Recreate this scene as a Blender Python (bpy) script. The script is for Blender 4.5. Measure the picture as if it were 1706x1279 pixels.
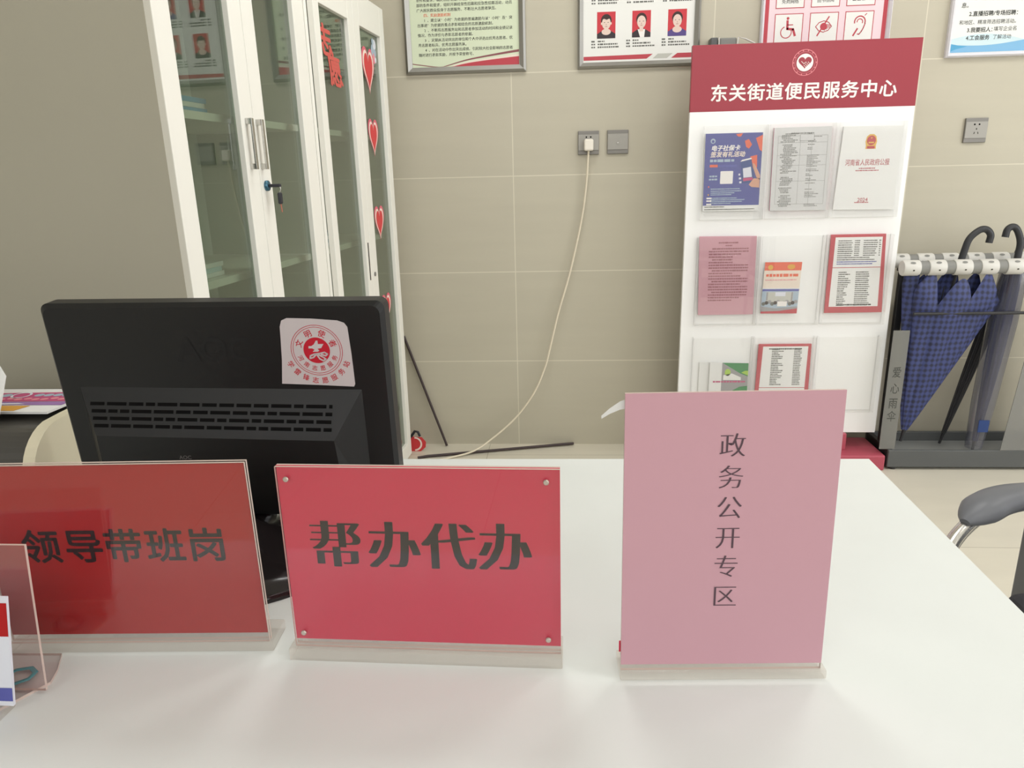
import bpy, bmesh, math, random
from mathutils import Matrix, Vector

# ------------------------------------------------------------------ scene, camera, world, lights
sc = bpy.context.scene
for o in list(bpy.data.objects):
    bpy.data.objects.remove(o)
COL = sc.collection
sc.view_settings.view_transform = 'Standard'
sc.view_settings.look = 'None'
sc.view_settings.gamma = 1
sc.view_settings.use_curve_mapping = False
sc.view_settings.exposure = -0.1
sc.cycles.transparent_max_bounces = 40      # several clear acrylic sheets stand behind each other

F_PX, PITCH, ROLL, YAW, CAM_Z = 1211.144, 0.285037, -0.0247209, 0.0715580, 1.221565
cd = bpy.data.cameras.new('camera')
cd.sensor_fit = 'HORIZONTAL'
cd.sensor_width = 36.0
cd.lens = F_PX / 1706 * 36.0
cd.clip_start = 0.02
cam = bpy.data.objects.new('camera', cd)
COL.objects.link(cam)
fw = Vector((-math.sin(YAW) * math.cos(PITCH), math.cos(YAW) * math.cos(PITCH), -math.sin(PITCH)))
rt = Vector((math.cos(YAW), math.sin(YAW), 0))
up = rt.cross(fw)
r2 = math.cos(ROLL) * rt + math.sin(ROLL) * up
u2 = -math.sin(ROLL) * rt + math.cos(ROLL) * up
cam.matrix_world = Matrix(((r2.x, u2.x, -fw.x, 0), (r2.y, u2.y, -fw.y, 0), (r2.z, u2.z, -fw.z, CAM_Z), (0, 0, 0, 1)))
sc.camera = cam

w = bpy.data.worlds.new('world')
sc.world = w
w.use_nodes = True
w.node_tree.nodes['Background'].inputs[0].default_value = (0.97, 0.985, 1.0, 1)
w.node_tree.nodes['Background'].inputs[1].default_value = 5.0       # overcast daylight, let in by the added windows

LIGHT_W = 11.5
CEIL_Z = 2.85
LAMPS = [(-0.25, 2.0, 1.0), (1.10, 2.0, 1.0), (2.6, 1.9, 1.0), (1.20, 0.45, 0.8), (3.0, 0.2, 0.7), (-1.6, -1.8, 0.6), (0.6, -1.9, 0.6), (2.6, -1.9, 0.6)]
portal = bpy.data.lights.new('fill_window_portal', 'AREA')  # portal guiding daylight through the added front window
portal.shape = 'RECTANGLE'; portal.size = 6.4; portal.size_y = 1.0
portal.cycles.is_portal = True
po = bpy.data.objects.new('fill_window_portal', portal)
po.location = (0.55, -3.12, 2.235); po.rotation_euler = (math.radians(90), 0, 0)
COL.objects.link(po)
portal2 = bpy.data.lights.new('side_fill_portal', 'AREA')  # portal for the added side window
portal2.shape = 'RECTANGLE'; portal2.size = 4.0; portal2.size_y = 2.0
portal2.cycles.is_portal = True
po2 = bpy.data.objects.new('side_fill_portal', portal2)
po2.location = (4.32, 0.2, 1.4); po2.rotation_euler = (math.radians(90), 0, math.radians(90))
COL.objects.link(po2)
for lx, ly, lf in LAMPS:
    ld = bpy.data.lights.new('ceiling_panel_light', 'AREA')
    ld.shape = 'SQUARE'
    ld.size = 0.54
    ld.energy = LIGHT_W * lf
    ld.color = (1.0, 0.995, 0.97)
    lo = bpy.data.objects.new('ceiling_panel_light', ld)
    lo.location = (lx, ly, CEIL_Z - 0.03)
    COL.objects.link(lo)

# ------------------------------------------------------------------ materials
def lin(c):
    c = c / 255.0
    return c / 12.92 if c <= 0.04045 else ((c + 0.055) / 1.055) ** 2.4
def rgb(r, g, b):
    return (lin(r), lin(g), lin(b), 1)

def mat(name, col, rough=0.5, spec=0.4, metal=0.0, noise=None, bump=None, emit=None, coat=0.0):
    m = bpy.data.materials.new(name)
    m.use_nodes = True
    nt = m.node_tree
    b = nt.nodes['Principled BSDF']
    b.inputs['Base Color'].default_value = rgb(*col)
    b.inputs['Roughness'].default_value = rough
    b.inputs['Specular IOR Level'].default_value = spec
    b.inputs['Metallic'].default_value = metal
    b.inputs['Coat Weight'].default_value = coat
    if emit:
        b.inputs['Emission Color'].default_value = rgb(*emit[0])
        b.inputs['Emission Strength'].default_value = emit[1]
    if noise:
        sc_, amt = noise
        tc = nt.nodes.new('ShaderNodeTexCoord')
        n = nt.nodes.new('ShaderNodeTexNoise')
        n.inputs['Scale'].default_value = sc_
        n.inputs['Detail'].default_value = 4
        nt.links.new(tc.outputs['Object'], n.inputs['Vector'])
        mp = nt.nodes.new('ShaderNodeMapRange')
        mp.inputs['From Min'].default_value = 0.3
        mp.inputs['From Max'].default_value = 0.7
        mp.inputs['To Min'].default_value = 1 - amt
        mp.inputs['To Max'].default_value = 1 + amt
        nt.links.new(n.outputs['Fac'], mp.inputs['Value'])
        vm = nt.nodes.new('ShaderNodeVectorMath')
        vm.operation = 'SCALE'
        vm.inputs[0].default_value = rgb(*col)[:3]
        nt.links.new(mp.outputs['Result'], vm.inputs['Scale'])
        nt.links.new(vm.outputs['Vector'], b.inputs['Base Color'])
    return m

def schlick(nt, r0, power=5.0):
    g = nt.nodes.new('ShaderNodeNewGeometry')
    d = nt.nodes.new('ShaderNodeVectorMath'); d.operation = 'DOT_PRODUCT'
    nt.links.new(g.outputs['Incoming'], d.inputs[0]); nt.links.new(g.outputs['Normal'], d.inputs[1])
    a = nt.nodes.new('ShaderNodeMath'); a.operation = 'ABSOLUTE'; nt.links.new(d.outputs['Value'], a.inputs[0])
    s = nt.nodes.new('ShaderNodeMath'); s.operation = 'SUBTRACT'; s.inputs[0].default_value = 1; s.use_clamp = True
    nt.links.new(a.outputs[0], s.inputs[1])
    p = nt.nodes.new('ShaderNodeMath'); p.operation = 'POWER'; p.inputs[1].default_value = power
    nt.links.new(s.outputs[0], p.inputs[0])
    q = nt.nodes.new('ShaderNodeMath'); q.operation = 'MULTIPLY_ADD'
    q.inputs[1].default_value = 1 - r0; q.inputs[2].default_value = r0
    nt.links.new(p.outputs[0], q.inputs[0])
    return q.outputs[0]

def clear(name, tint, r0=0.045, rough=0.0, milk=0.0, milkcol=(230, 230, 225)):
    m = bpy.data.materials.new(name)
    m.use_nodes = True
    nt = m.node_tree
    nt.nodes.remove(nt.nodes['Principled BSDF'])
    out = nt.nodes['Material Output']
    t = nt.nodes.new('ShaderNodeBsdfTransparent'); t.inputs[0].default_value = rgb(*tint)
    base = t
    if milk > 0:
        df = nt.nodes.new('ShaderNodeBsdfDiffuse'); df.inputs[0].default_value = rgb(*milkcol)
        mx = nt.nodes.new('ShaderNodeMixShader'); mx.inputs[0].default_value = milk
        nt.links.new(t.outputs[0], mx.inputs[1]); nt.links.new(df.outputs[0], mx.inputs[2])
        base = mx
    gl = nt.nodes.new('ShaderNodeBsdfGlossy'); gl.inputs['Roughness'].default_value = rough
    gl.inputs['Color'].default_value = (1, 1, 1, 1)
    mx = nt.nodes.new('ShaderNodeMixShader')
    nt.links.new(schlick(nt, r0), mx.inputs[0])
    nt.links.new(base.outputs[0], mx.inputs[1]); nt.links.new(gl.outputs[0], mx.inputs[2])
    nt.links.new(mx.outputs[0], out.inputs['Surface'])
    return m

M = {}
def defm(k, *a, **kw):
    M[k] = mat(k, *a, **kw)
defm('desk_white', (224, 228, 226), 0.35, 0.4, noise=(5.0, 0.025))
defm('desk_body', (225, 224, 216), 0.5)
defm('cabinet_paint', (240, 238, 230), 0.4, 0.4)
defm('cabinet_inside', (214, 216, 208), 0.6, 0.2)
defm('gap_dark', (70, 66, 58), 0.8, 0.1)
defm('chrome', (200, 198, 194), 0.22, 0.5, 1.0)
defm('aluminium', (166, 165, 161), 0.45, 0.5, 1.0)
defm('steel_plate', (132, 129, 124), 0.4, 0.4, 0.3)
defm('steel_module', (160, 157, 150), 0.4, 0.4, 0.3)
defm('black_plastic', (24, 24, 24), 0.42, 0.4, noise=(60, 0.05))
defm('black_gloss', (32, 27, 28), 0.12, 0.5)
defm('dark_slot', (12, 11, 11), 0.8, 0.1)
defm('emboss_black', (31, 31, 31), 0.5, 0.3)
defm('label_grey', (120, 116, 114), 0.6)
defm('red_paper', (178, 30, 32), 0.65, 0.2)
defm('red_paper_rose', (220, 54, 86), 0.65, 0.2)
defm('pink_paper', (200, 156, 167), 0.7, 0.2)
defm('pink_sheet', (206, 156, 168), 0.7, 0.2)
defm('ink_black', (38, 28, 30), 0.7, 0.15)
defm('ink_soft', (92, 74, 82), 0.7, 0.15)
defm('ink_faint', (150, 150, 148), 0.7, 0.15)
defm('table_grey', (214, 214, 214), 0.7, 0.2)
defm('ink_grey', (112, 112, 108), 0.7, 0.15)
defm('ink_dark', (68, 70, 66), 0.7, 0.15)
defm('ink_red', (196, 40, 56), 0.7, 0.15)
defm('ink_gazette', (186, 86, 96))
defm('ink_rose', (160, 104, 114), 0.7, 0.15)
defm('ink_orange', (226, 112, 84), 0.7, 0.15)
defm('white_paper', (236, 236, 234), 0.7, 0.2)
defm('sticker_white', (206, 198, 198), 0.5, 0.3)
defm('board_white', (247, 247, 246), 0.4, 0.4)
defm('board_red', (158, 56, 68), 0.35, 0.4)
defm('plinth_red', (180, 80, 96), 0.4, 0.4)
defm('print_white', (244, 240, 236), 0.6, 0.2)
defm('logo_pink', (226, 140, 146), 0.6, 0.2)
defm('poster_green', (216, 226, 198), 0.4, 0.4)
defm('poster_white', (236, 236, 232), 0.4, 0.4)
defm('poster_pink', (238, 214, 220), 0.4, 0.4)
defm('poster_red', (190, 66, 78), 0.4, 0.4)
defm('poster_maroon', (140, 84, 88), 0.4, 0.4)
defm('poster_cream', (236, 222, 208), 0.4, 0.4)
defm('poster_grey', (196, 196, 188), 0.4, 0.4)
defm('poster_blue', (128, 182, 220), 0.4, 0.4)
defm('poster_deep_blue', (86, 164, 206), 0.4, 0.4)
defm('poster_pale_blue', (206, 226, 232), 0.4, 0.4)
defm('frame_white', (228, 226, 232), 0.3, 0.5)
defm('photo_red', (206, 70, 78), 0.5, 0.2)
defm('photo_skin', (232, 208, 196), 0.5, 0.2)
defm('photo_hair', (72, 58, 56), 0.5, 0.2)
defm('photo_dark', (66, 60, 64), 0.5, 0.2)
defm('photo_purple', (96, 82, 140), 0.5, 0.2)
defm('photo_features', (176, 130, 122), 0.5, 0.2)
defm('plug_white', (240, 234, 222), 0.4, 0.4)
defm('cable_white', (232, 222, 200), 0.5, 0.3)
defm('stick_dark', (66, 54, 54), 0.45, 0.4)
defm('brochure_blue', (84, 88, 156), 0.45, 0.3)
defm('brochure_orange', (232, 110, 82), 0.45, 0.3)
defm('phone_blue', (62, 82, 140), 0.4, 0.3)
defm('skin_print', (214, 164, 140), 0.5, 0.2)
defm('gold_print', (226, 180, 90), 0.5, 0.2)
defm('leaf_green', (62, 140, 84), 0.5, 0.2)
defm('leaf_lime', (170, 206, 80), 0.5, 0.2)
defm('print_grey', (160, 158, 160), 0.5, 0.2)
defm('print_lilac', (158, 120, 176), 0.5, 0.2)
defm('print_magenta', (196, 84, 128), 0.5, 0.2)
defm('print_yellow', (224, 168, 74), 0.5, 0.2)
defm('print_pink', (232, 150, 160), 0.5, 0.2)
defm('printer_dark', (72, 70, 66), 0.25, 0.5)
defm('printer_cream', (222, 214, 188), 0.45, 0.4)
defm('rack_grey', (92, 94, 94), 0.4, 0.4)
defm('rack_tray', (146, 148, 148), 0.3, 0.5)
defm('rack_black', (48, 48, 50), 0.4, 0.4)
defm('clip_white', (214, 212, 206), 0.4, 0.4)
defm('clip_grey', (136, 136, 132), 0.5, 0.3)
defm('umbrella_black', (50, 51, 54), 0.4, 0.4)
defm('umbrella_navy', (46, 48, 84), 0.6, 0.2)
defm('blue_tag', (52, 72, 122), 0.6, 0.2)
defm('chair_grey', (104, 106, 112), 0.4, 0.4)
defm('chair_dark', (74, 74, 80), 0.7, 0.2)
defm('wall_plain', (176, 171, 154), 0.8, 0.15, noise=(2.0, 0.02))
defm('ceiling_white', (230, 228, 222), 0.9, 0.1)
defm('room_beige', (204, 202, 196), 0.8, 0.2)
defm('lamp_frame', (230, 230, 230), 0.4, 0.4)
defm('heart_red', (214, 66, 70), 0.5, 0.3)
defm('heart_edge', (246, 226, 216), 0.5, 0.3)
defm('heart_pink', (228, 110, 128), 0.5, 0.3)
defm('vinyl_red', (206, 92, 84), 0.5, 0.3)
defm('decal_blue', (170, 188, 204), 0.5, 0.3)
defm('lock_blue', (70, 110, 130), 0.25, 0.5, 0.6)
defm('key_black', (50, 50, 56), 0.5, 0.3)
defm('key_orange', (190, 110, 90), 0.5, 0.3)
defm('teal_ink', (30, 140, 150), 0.5, 0.3)
defm('card_blue', (92, 96, 170), 0.5, 0.3)
defm('card_white', (224, 226, 236), 0.5, 0.3)
defm('magnet', (200, 190, 180), 0.3, 0.5, 0.6)
defm('acrylic_edge', (206, 186, 176), 0.3, 0.5)
M['acrylic'] = clear('acrylic', (250, 250, 250), 0.05)
M['acrylic_block'] = clear('acrylic_block', (252, 250, 248), 0.06, 0.02, 0.12, (236, 228, 222))
M['acrylic_smoke'] = clear('acrylic_smoke', (253, 250, 250), 0.05, 0.0, 0.05, (226, 200, 196))
M['pocket_clear'] = clear('pocket_clear', (253, 253, 253), 0.03, 0.0, 0.035, (236, 236, 230))
M['cabinet_glass'] = clear('cabinet_glass', (220, 227, 219), 0.09)
M['smoke_panel'] = clear('smoke_panel', (206, 206, 204), 0.05, 0.1, 0.45, (160, 160, 156))
M['plastic_bag'] = clear('plastic_bag', (220, 220, 226), 0.06, 0.1, 0.20, (130, 132, 146))

def tile_mat(name, col, joint, w_, h_, x0, z0, mortar, rough, spec, axes, amt=0.03, nscale=(0.8, 0.8, 9)):
    m = bpy.data.materials.new(name)
    m.use_nodes = True
    nt = m.node_tree
    b = nt.nodes['Principled BSDF']
    b.inputs['Roughness'].default_value = rough
    b.inputs['Specular IOR Level'].default_value = spec
    tc = nt.nodes.new('ShaderNodeTexCoord')
    sp = nt.nodes.new('ShaderNodeSeparateXYZ'); nt.links.new(tc.outputs['Object'], sp.inputs[0])
    cb = nt.nodes.new('ShaderNodeCombineXYZ')
    for i, (ax, off) in enumerate(zip(axes, (x0, z0))):
        ad = nt.nodes.new('ShaderNodeMath'); ad.operation = 'SUBTRACT'; ad.inputs[1].default_value = off
        nt.links.new(sp.outputs[ax], ad.inputs[0]); nt.links.new(ad.outputs[0], cb.inputs[i])
    br = nt.nodes.new('ShaderNodeTexBrick')
    br.offset = 0.0; br.squash = 1.0
    br.inputs['Scale'].default_value = 1
    br.inputs['Brick Width'].default_value = w_
    br.inputs['Row Height'].default_value = h_
    br.inputs['Mortar Size'].default_value = mortar
    br.inputs['Mortar Smooth'].default_value = 0.2
    br.inputs['Color1'].default_value = rgb(*col)
    c2 = tuple(min(255, c * 1.012) for c in col)
    br.inputs['Color2'].default_value = rgb(*c2)
    br.inputs['Mortar'].default_value = rgb(*joint)
    nt.links.new(cb.outputs[0], br.inputs['Vector'])
    mp = nt.nodes.new('ShaderNodeMapping'); mp.inputs['Scale'].default_value = nscale
    nt.links.new(tc.outputs['Object'], mp.inputs[0])
    n = nt.nodes.new('ShaderNodeTexNoise'); n.inputs['Scale'].default_value = 2.2; n.inputs['Detail'].default_value = 6
    nt.links.new(mp.outputs[0], n.inputs['Vector'])
    mr = nt.nodes.new('ShaderNodeMapRange')
    mr.inputs['From Min'].default_value = 0.3; mr.inputs['From Max'].default_value = 0.7
    mr.inputs['To Min'].default_value = 1 - amt; mr.inputs['To Max'].default_value = 1 + amt
    nt.links.new(n.outputs['Fac'], mr.inputs['Value'])
    vm = nt.nodes.new('ShaderNodeVectorMath'); vm.operation = 'SCALE'
    nt.links.new(br.outputs['Color'], vm.inputs[0]); nt.links.new(mr.outputs['Result'], vm.inputs['Scale'])
    nt.links.new(vm.outputs['Vector'], b.inputs['Base Color'])
    return m
M['wall_tile'] = tile_mat('wall_tile', (192, 186, 168), (216, 210, 192), 0.8, 0.4, -0.1996, 0.0, 0.0022, 0.42, 0.35, ('X', 'Z'), 0.02)
M['floor_tile'] = tile_mat('floor_tile', (216, 210, 194), (180, 173, 156), 0.8, 0.8, -0.335, 2.231, 0.0018, 0.3, 0.4, ('X', 'Y'), 0.035, (1.2, 5, 1))

def plaid_mat():
    m = bpy.data.materials.new('umbrella_plaid')
    m.use_nodes = True
    nt = m.node_tree
    b = nt.nodes['Principled BSDF']; b.inputs['Roughness'].default_value = 0.6
    tc = nt.nodes.new('ShaderNodeTexCoord')
    prev = None
    for ax, scl in (('X', 16.0), ('Z', 14.0)):
        wv = nt.nodes.new('ShaderNodeTexWave'); wv.bands_direction = ax; wv.inputs['Scale'].default_value = scl
        wv.inputs['Distortion'].default_value = 2.5; wv.inputs['Detail'].default_value = 3
        nt.links.new(tc.outputs['Object'], wv.inputs['Vector'])
        if prev is None:
            prev = wv.outputs['Fac']
        else:
            ad = nt.nodes.new('ShaderNodeMath'); ad.operation = 'ADD'
            nt.links.new(prev, ad.inputs[0]); nt.links.new(wv.outputs['Fac'], ad.inputs[1])
            prev = ad.outputs[0]
    cr = nt.nodes.new('ShaderNodeValToRGB')
    cr.color_ramp.elements[0].position = 0.15; cr.color_ramp.elements[0].color = rgb(36, 40, 66)
    cr.color_ramp.elements[1].position = 0.75; cr.color_ramp.elements[1].color = rgb(62, 72, 124)
    hv = nt.nodes.new('ShaderNodeMath'); hv.operation = 'MULTIPLY'; hv.inputs[1].default_value = 0.5
    nt.links.new(prev, hv.inputs[0]); nt.links.new(hv.outputs[0], cr.inputs[0])
    nt.links.new(cr.outputs[0], b.inputs['Base Color'])
    return m
M['umbrella_plaid'] = plaid_mat()

# ------------------------------------------------------------------ mesh builder
def fr(o, ux=(1, 0, 0), uy=(0, 0, 1), n=None):
    ux = Vector(ux).normalized(); uy = Vector(uy).normalized()
    n = Vector(n) if n is not None else ux.cross(uy)
    o = Vector(o)
    return Matrix(((ux.x, uy.x, n.x, o.x), (ux.y, uy.y, n.y, o.y), (ux.z, uy.z, n.z, o.z), (0, 0, 0, 1)))

_txt = {}
def text_mesh(body, bold, res, shear):
    k = (body, bold, res, shear)
    if k not in _txt:
        c = bpy.data.curves.new('t', 'FONT')
        c.body = body; c.size = 1; c.offset = bold; c.resolution_u = res; c.shear = shear
        o = bpy.data.objects.new('t', c)
        COL.objects.link(o)
        me = bpy.data.meshes.new_from_object(o)
        _txt[k] = ([v.co.copy() for v in me.vertices], [tuple(p.vertices) for p in me.polygons])
        bpy.data.objects.remove(o); bpy.data.curves.remove(c); bpy.data.meshes.remove(me)
    return _txt[k]

class MB:
    def __init__(s):
        s.v = []; s.f = []; s.m = []; s.sm = []; s.mats = []
    def mi(s, m):
        if m not in s.mats:
            s.mats.append(m)
        return s.mats.index(m)
    def add(s, vs, fs, m, smooth=False, T=None):
        b = len(s.v); i = s.mi(m)
        for v in vs:
            v = Vector(v)
            s.v.append(T @ v if T is not None else v)
        for f in fs:
            s.f.append(tuple(b + x for x in f)); s.m.append(i); s.sm.append(smooth)
        return s
    def box(s, lo, hi, m, bev=0.0, T=None, seg=2):
        bm = bmesh.new()
        bmesh.ops.create_cube(bm, size=1)
        c = [(a + b) / 2 for a, b in zip(lo, hi)]; d = [b - a for a, b in zip(lo, hi)]
        for v in bm.verts:
            v.co = Vector((c[0] + v.co.x * d[0], c[1] + v.co.y * d[1], c[2] + v.co.z * d[2]))
        if bev > 0:
            bmesh.ops.bevel(bm, geom=bm.edges[:], offset=min(bev, min(d) * 0.49), segments=seg, profile=0.5, affect='EDGES')
        bm.verts.index_update()
        s.add([v.co.copy() for v in bm.verts], [[v.index for v in f.verts] for f in bm.faces], m, False, T)
        bm.free()
        return s
    def prism(s, poly, d0, d1, m, T=None, edge=None, bev=0.0):
        # polygon in (u,v), extruded along w from d0 to d1
        n = len(poly)
        ar = sum(poly[i][0] * poly[(i + 1) % n][1] - poly[(i + 1) % n][0] * poly[i][1] for i in range(n))
        if ar < 0:
            poly = poly[::-1]
        if d1 < d0:
            d0, d1 = d1, d0
        vs = [(x, y, d0) for x, y in poly] + [(x, y, d1) for x, y in poly]
        s.add(vs, [tuple(range(n - 1, -1, -1)), tuple(range(n, 2 * n))], m, False, T)
        s.add(vs, [(i, (i + 1) % n, n + (i + 1) % n, n + i) for i in range(n)], edge or m, False, T)
        return s
    def poly(s, pts, wz, m, T):
        s.add([(x, y, wz) for x, y in pts], [tuple(range(len(pts)))], m, False, T)
        return s
    def rect(s, x0, y0, x1, y1, wz, m, T):
        return s.poly([(x0, y0), (x1, y0), (x1, y1), (x0, y1)], wz, m, T)
    def disc(s, x, y, r, wz, m, T, n=40, ry=None):
        ry = ry or r
        return s.poly([(x + r * math.cos(2 * math.pi * i / n), y + ry * math.sin(2 * math.pi * i / n)) for i in range(n)], wz, m, T)
    def ring(s, x, y, r, t, wz, m, T, n=56, a0=0, a1=2 * math.pi):
        vs = []; fs = []
        full = abs(a1 - a0 - 2 * math.pi) < 1e-6
        k = n if full else n + 1
        for i in range(k):
            a = a0 + (a1 - a0) * i / n
            vs += [(x + r * math.cos(a), y + r * math.sin(a), wz), (x + (r - t) * math.cos(a), y + (r - t) * math.sin(a), wz)]
        for i in range(n):
            j = (i + 1) % k
            fs.append((2 * i, 2 * j, 2 * j + 1, 2 * i + 1)[::-1])
        s.add(vs, fs, m, False, T)
        return s
    def line(s, pts, t, wz, m, T):
        # flat stroke with round-ish joints
        for (x0, y0), (x1, y1) in zip(pts, pts[1:]):
            dx, dy = x1 - x0, y1 - y0; L = math.hypot(dx, dy) or 1e-6
            nx, ny = -dy / L * t / 2, dx / L * t / 2
            ex, ey = dx / L * t * 0.3, dy / L * t * 0.3
            s.poly([(x0 + nx - ex, y0 + ny - ey), (x0 - nx - ex, y0 - ny - ey), (x1 - nx + ex, y1 - ny + ey), (x1 + nx + ex, y1 + ny + ey)], wz, m, T)
        return s
    def text(s, body, x, y, size, wz, m, T, align='l', bold=0.0, res=2, shear=0.0, sx=1.0, sy=None, song=0.0, rot=0.0, pitch=None):
        # (x, y): left/centre point, vertically centred on the glyph box
        sy = sy or 1.0
        if pitch:
            n = len(body)
            x0 = x if align == 'l' else x - (n - 1) * pitch / 2 - (0 if align == 'c' else 0)
            for i, ch in enumerate(body):
                if ch != ' ':
                    s.text(ch, x0 + i * pitch, y, size, wz, m, T, 'c' if align == 'c' else 'l', bold, res, shear, sx, sy, song, rot)
            return s
        b_ = max(0.0, bold) if not song else 0.0
        vs, fs = text_mesh(body, 0.0 if b_ else bold, res, shear)
        if not vs:
            return s
        wd = len(body) if all(ord(c) > 0x2000 for c in body) else max(v.x for v in vs)
        ox = 0 if align == 'l' else -wd / 2
        ca, sa = math.cos(rot), math.sin(rot)
        shifts = [(0.0, 0.0)] if not song else [(q * song, 0.0) for q in (-1, -.5, 0, .5, 1)]
        if b_:
            shifts = [(-b_, 0), (b_, 0)] if res < 2 else [(b_ * math.cos(q * math.pi / 4), b_ * math.sin(q * math.pi / 4)) for q in range(8)]
        for k, (sh, sv) in enumerate(shifts):
            pts = []
            for v in vs:
                a = (v.x + ox + sh) * size * sx; b = (v.y + sv - 0.38) * size * sy
                pts.append((x + a * ca - b * sa, y + a * sa + b * ca, wz + k * 1e-6))
            s.add(pts, fs, m, False, T)
        return s
    def bars(s, x, y, wd, h, wz, m, T, rng, ch=None, gap=0.25):
        # an unreadable printed line: a row of little glyph blocks
        ch = ch or h
        cx = x
        while cx < x + wd - ch * 0.3:
            L = min(ch * rng.choice((1, 1, 1, 2)), x + wd - cx)
            hh = h * rng.uniform(0.75, 1.0)
            s.rect(cx, y - hh / 2, cx + L * (1 - gap * 0.4), y + hh / 2, wz, m, T)
            cx += L + ch * gap
        return s
    def tube(s, pts, r, m, n=12, cap=True, T=None, squash=1.0, smooth=True):
        pts = [Vector(p) for p in pts]
        rs = r if isinstance(r, (list, tuple)) else [r] * len(pts)
        vs = []; fs = []
        t0 = (pts[1] - pts[0]).normalized()
        ref = Vector((0, 0, 1)) if abs(t0.z) < 0.9 else Vector((1, 0, 0))
        a = t0.cross(ref).normalized()
        for i, p in enumerate(pts):
            t = (pts[min(i + 1, len(pts) - 1)] - pts[max(i - 1, 0)]).normalized()
            a = (a - t * a.dot(t)).normalized()
            b = t.cross(a)
            for k in range(n):
                q = 2 * math.pi * k / n
                vs.append(p + (a * math.cos(q) + b * math.sin(q) * squash) * rs[i])
        for i in range(len(pts) - 1):
            for k in range(n):
                fs.append((i * n + k, i * n + (k + 1) % n, (i + 1) * n + (k + 1) % n, (i + 1) * n + k))
        s.add(vs, fs, m, smooth, T)
        if cap:
            s.add(vs[:n], [tuple(range(n))[::-1]], m, False, T)
            s.add(vs[-n:], [tuple(range(n))], m, False, T)
        return s
    def lathe(s, prof, m, n=40, T=None, sx=1.0, sy=1.0):
        vs = []; fs = []
        for r, z in prof:
            for k in range(n):
                q = 2 * math.pi * k / n
                vs.append((r * sx * math.cos(q), r * sy * math.sin(q), z))
        for i in range(len(prof) - 1):
            for k in range(n):
                fs.append((i * n + k, i * n + (k + 1) % n, (i + 1) * n + (k + 1) % n, (i + 1) * n + k))
        s.add(vs, fs, m, True, T)
        s.add(vs[:n], [tuple(range(n))[::-1]], m, False, T)
        s.add(vs[-n:], [tuple(range(n))], m, False, T)
        return s
    def build(s, name, parent=None, loc=None, label=None):
        me = bpy.data.meshes.new(name)
        me.from_pydata([tuple(v) for v in s.v], [], s.f)
        for m in s.mats:
            me.materials.append(M[m])
        for p, i, q in zip(me.polygons, s.m, s.sm):
            p.material_index = i; p.use_smooth = q
        me.update()
        o = bpy.data.objects.new(name, me)
        COL.objects.link(o)
        if parent is not None:
            o.parent = parent
        if loc is not None:
            o.location = loc
        if label:
            o['label'] = label
        return o

def smooth_path(pts, k=8):
    P = [Vector(p) for p in pts]
    P = [2 * P[0] - P[1]] + P + [2 * P[-1] - P[-2]]
    out = []
    for i in range(1, len(P) - 2):
        for j in range(k):
            t = j / k
            a, b, c, d = P[i - 1], P[i], P[i + 1], P[i + 2]
            out.append(0.5 * ((2 * b) + (c - a) * t + (2 * a - 5 * b + 4 * c - d) * t * t + (3 * b - a - 3 * c + d) * t ** 3))
    out.append(P[-2])
    return out
def rrect(x0, y0, x1, y1, r, k=5):
    out = []
    for cx, cy, a in ((x1 - r, y1 - r, 0), (x0 + r, y1 - r, 90), (x0 + r, y0 + r, 180), (x1 - r, y0 + r, 270)):
        for i in range(k + 1):
            q = math.radians(a + 90 * i / k)
            out.append((cx + r * math.cos(q), cy + r * math.sin(q)))
    return out

def tag(o, label, cat, group=None):
    o['label'] = label; o['category'] = cat
    if group:
        o['group'] = group
    return o
def thing(name, label, cat, loc=(0, 0, 0), rz=0.0, group=None):
    o = bpy.data.objects.new(name, None)
    o.empty_display_size = 0.05
    COL.objects.link(o)
    o.location = loc; o.rotation_euler = (0, 0, rz)
    return tag(o, label, cat, group)
def struct(name, mb):
    o = mb.build(name); o['kind'] = 'structure'
    return o
FRONT = dict(ux=(1, 0, 0), uy=(0, 0, 1))       # a sheet that faces the camera side (-y)
def copy_thing(root, loc, label, group=None, rz=None):
    r = root.copy(); COL.objects.link(r); r.location = loc
    if rz is not None:
        r.rotation_euler = (0, 0, rz)
    r['label'] = label
    for ch in list(root.children):
        c = ch.copy(); COL.objects.link(c); c.parent = r
        for g in ch.children:
            d = g.copy(); COL.objects.link(d); d.parent = c
    return r

# ------------------------------------------------------------------ the room
D = 3.16490
struct('floor', MB().box((-3.1, -3.1, -0.06), (4.3, D + 0.1, 0), 'floor_tile'))
struct('ceiling', MB().box((-3.1, -3.1, CEIL_Z), (4.3, D + 0.1, CEIL_Z + 0.06), 'ceiling_white'))
struct('wall_back', MB().box((-3.1, D, 0), (4.3, D + 0.1, CEIL_Z), 'wall_tile'))
struct('wall_right', MB().box((4.2, -3.1, 0), (4.3, D, 0.4), 'room_beige').box((4.2, -3.1, 2.4), (4.3, D, CEIL_Z), 'room_beige').box((4.2, -3.1, 0.4), (4.3, -1.8, 2.4), 'room_beige').box((4.2, 2.2, 0.4), (4.3, D, 2.4), 'room_beige'))
wf = MB()
for i in range(4):
    y = -1.8 + i * 1.3167
    wf.box((4.21, y, 0.45), (4.29, y + 0.05, 2.35), 'aluminium')
wf.box((4.21, -1.8, 0.4), (4.29, 2.2, 0.45), 'aluminium').box((4.21, -1.8, 2.35), (4.29, 2.2, 2.4), 'aluminium')
win2 = struct('fill_window_2', wf)  # unseen side window, added to light the cabinet fronts from the right
gp = MB().box((4.25, -1.75, 0.45), (4.255, 2.15, 2.35), 'acrylic').build('fill_window_glass', win2); gp['kind'] = 'structure'
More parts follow.
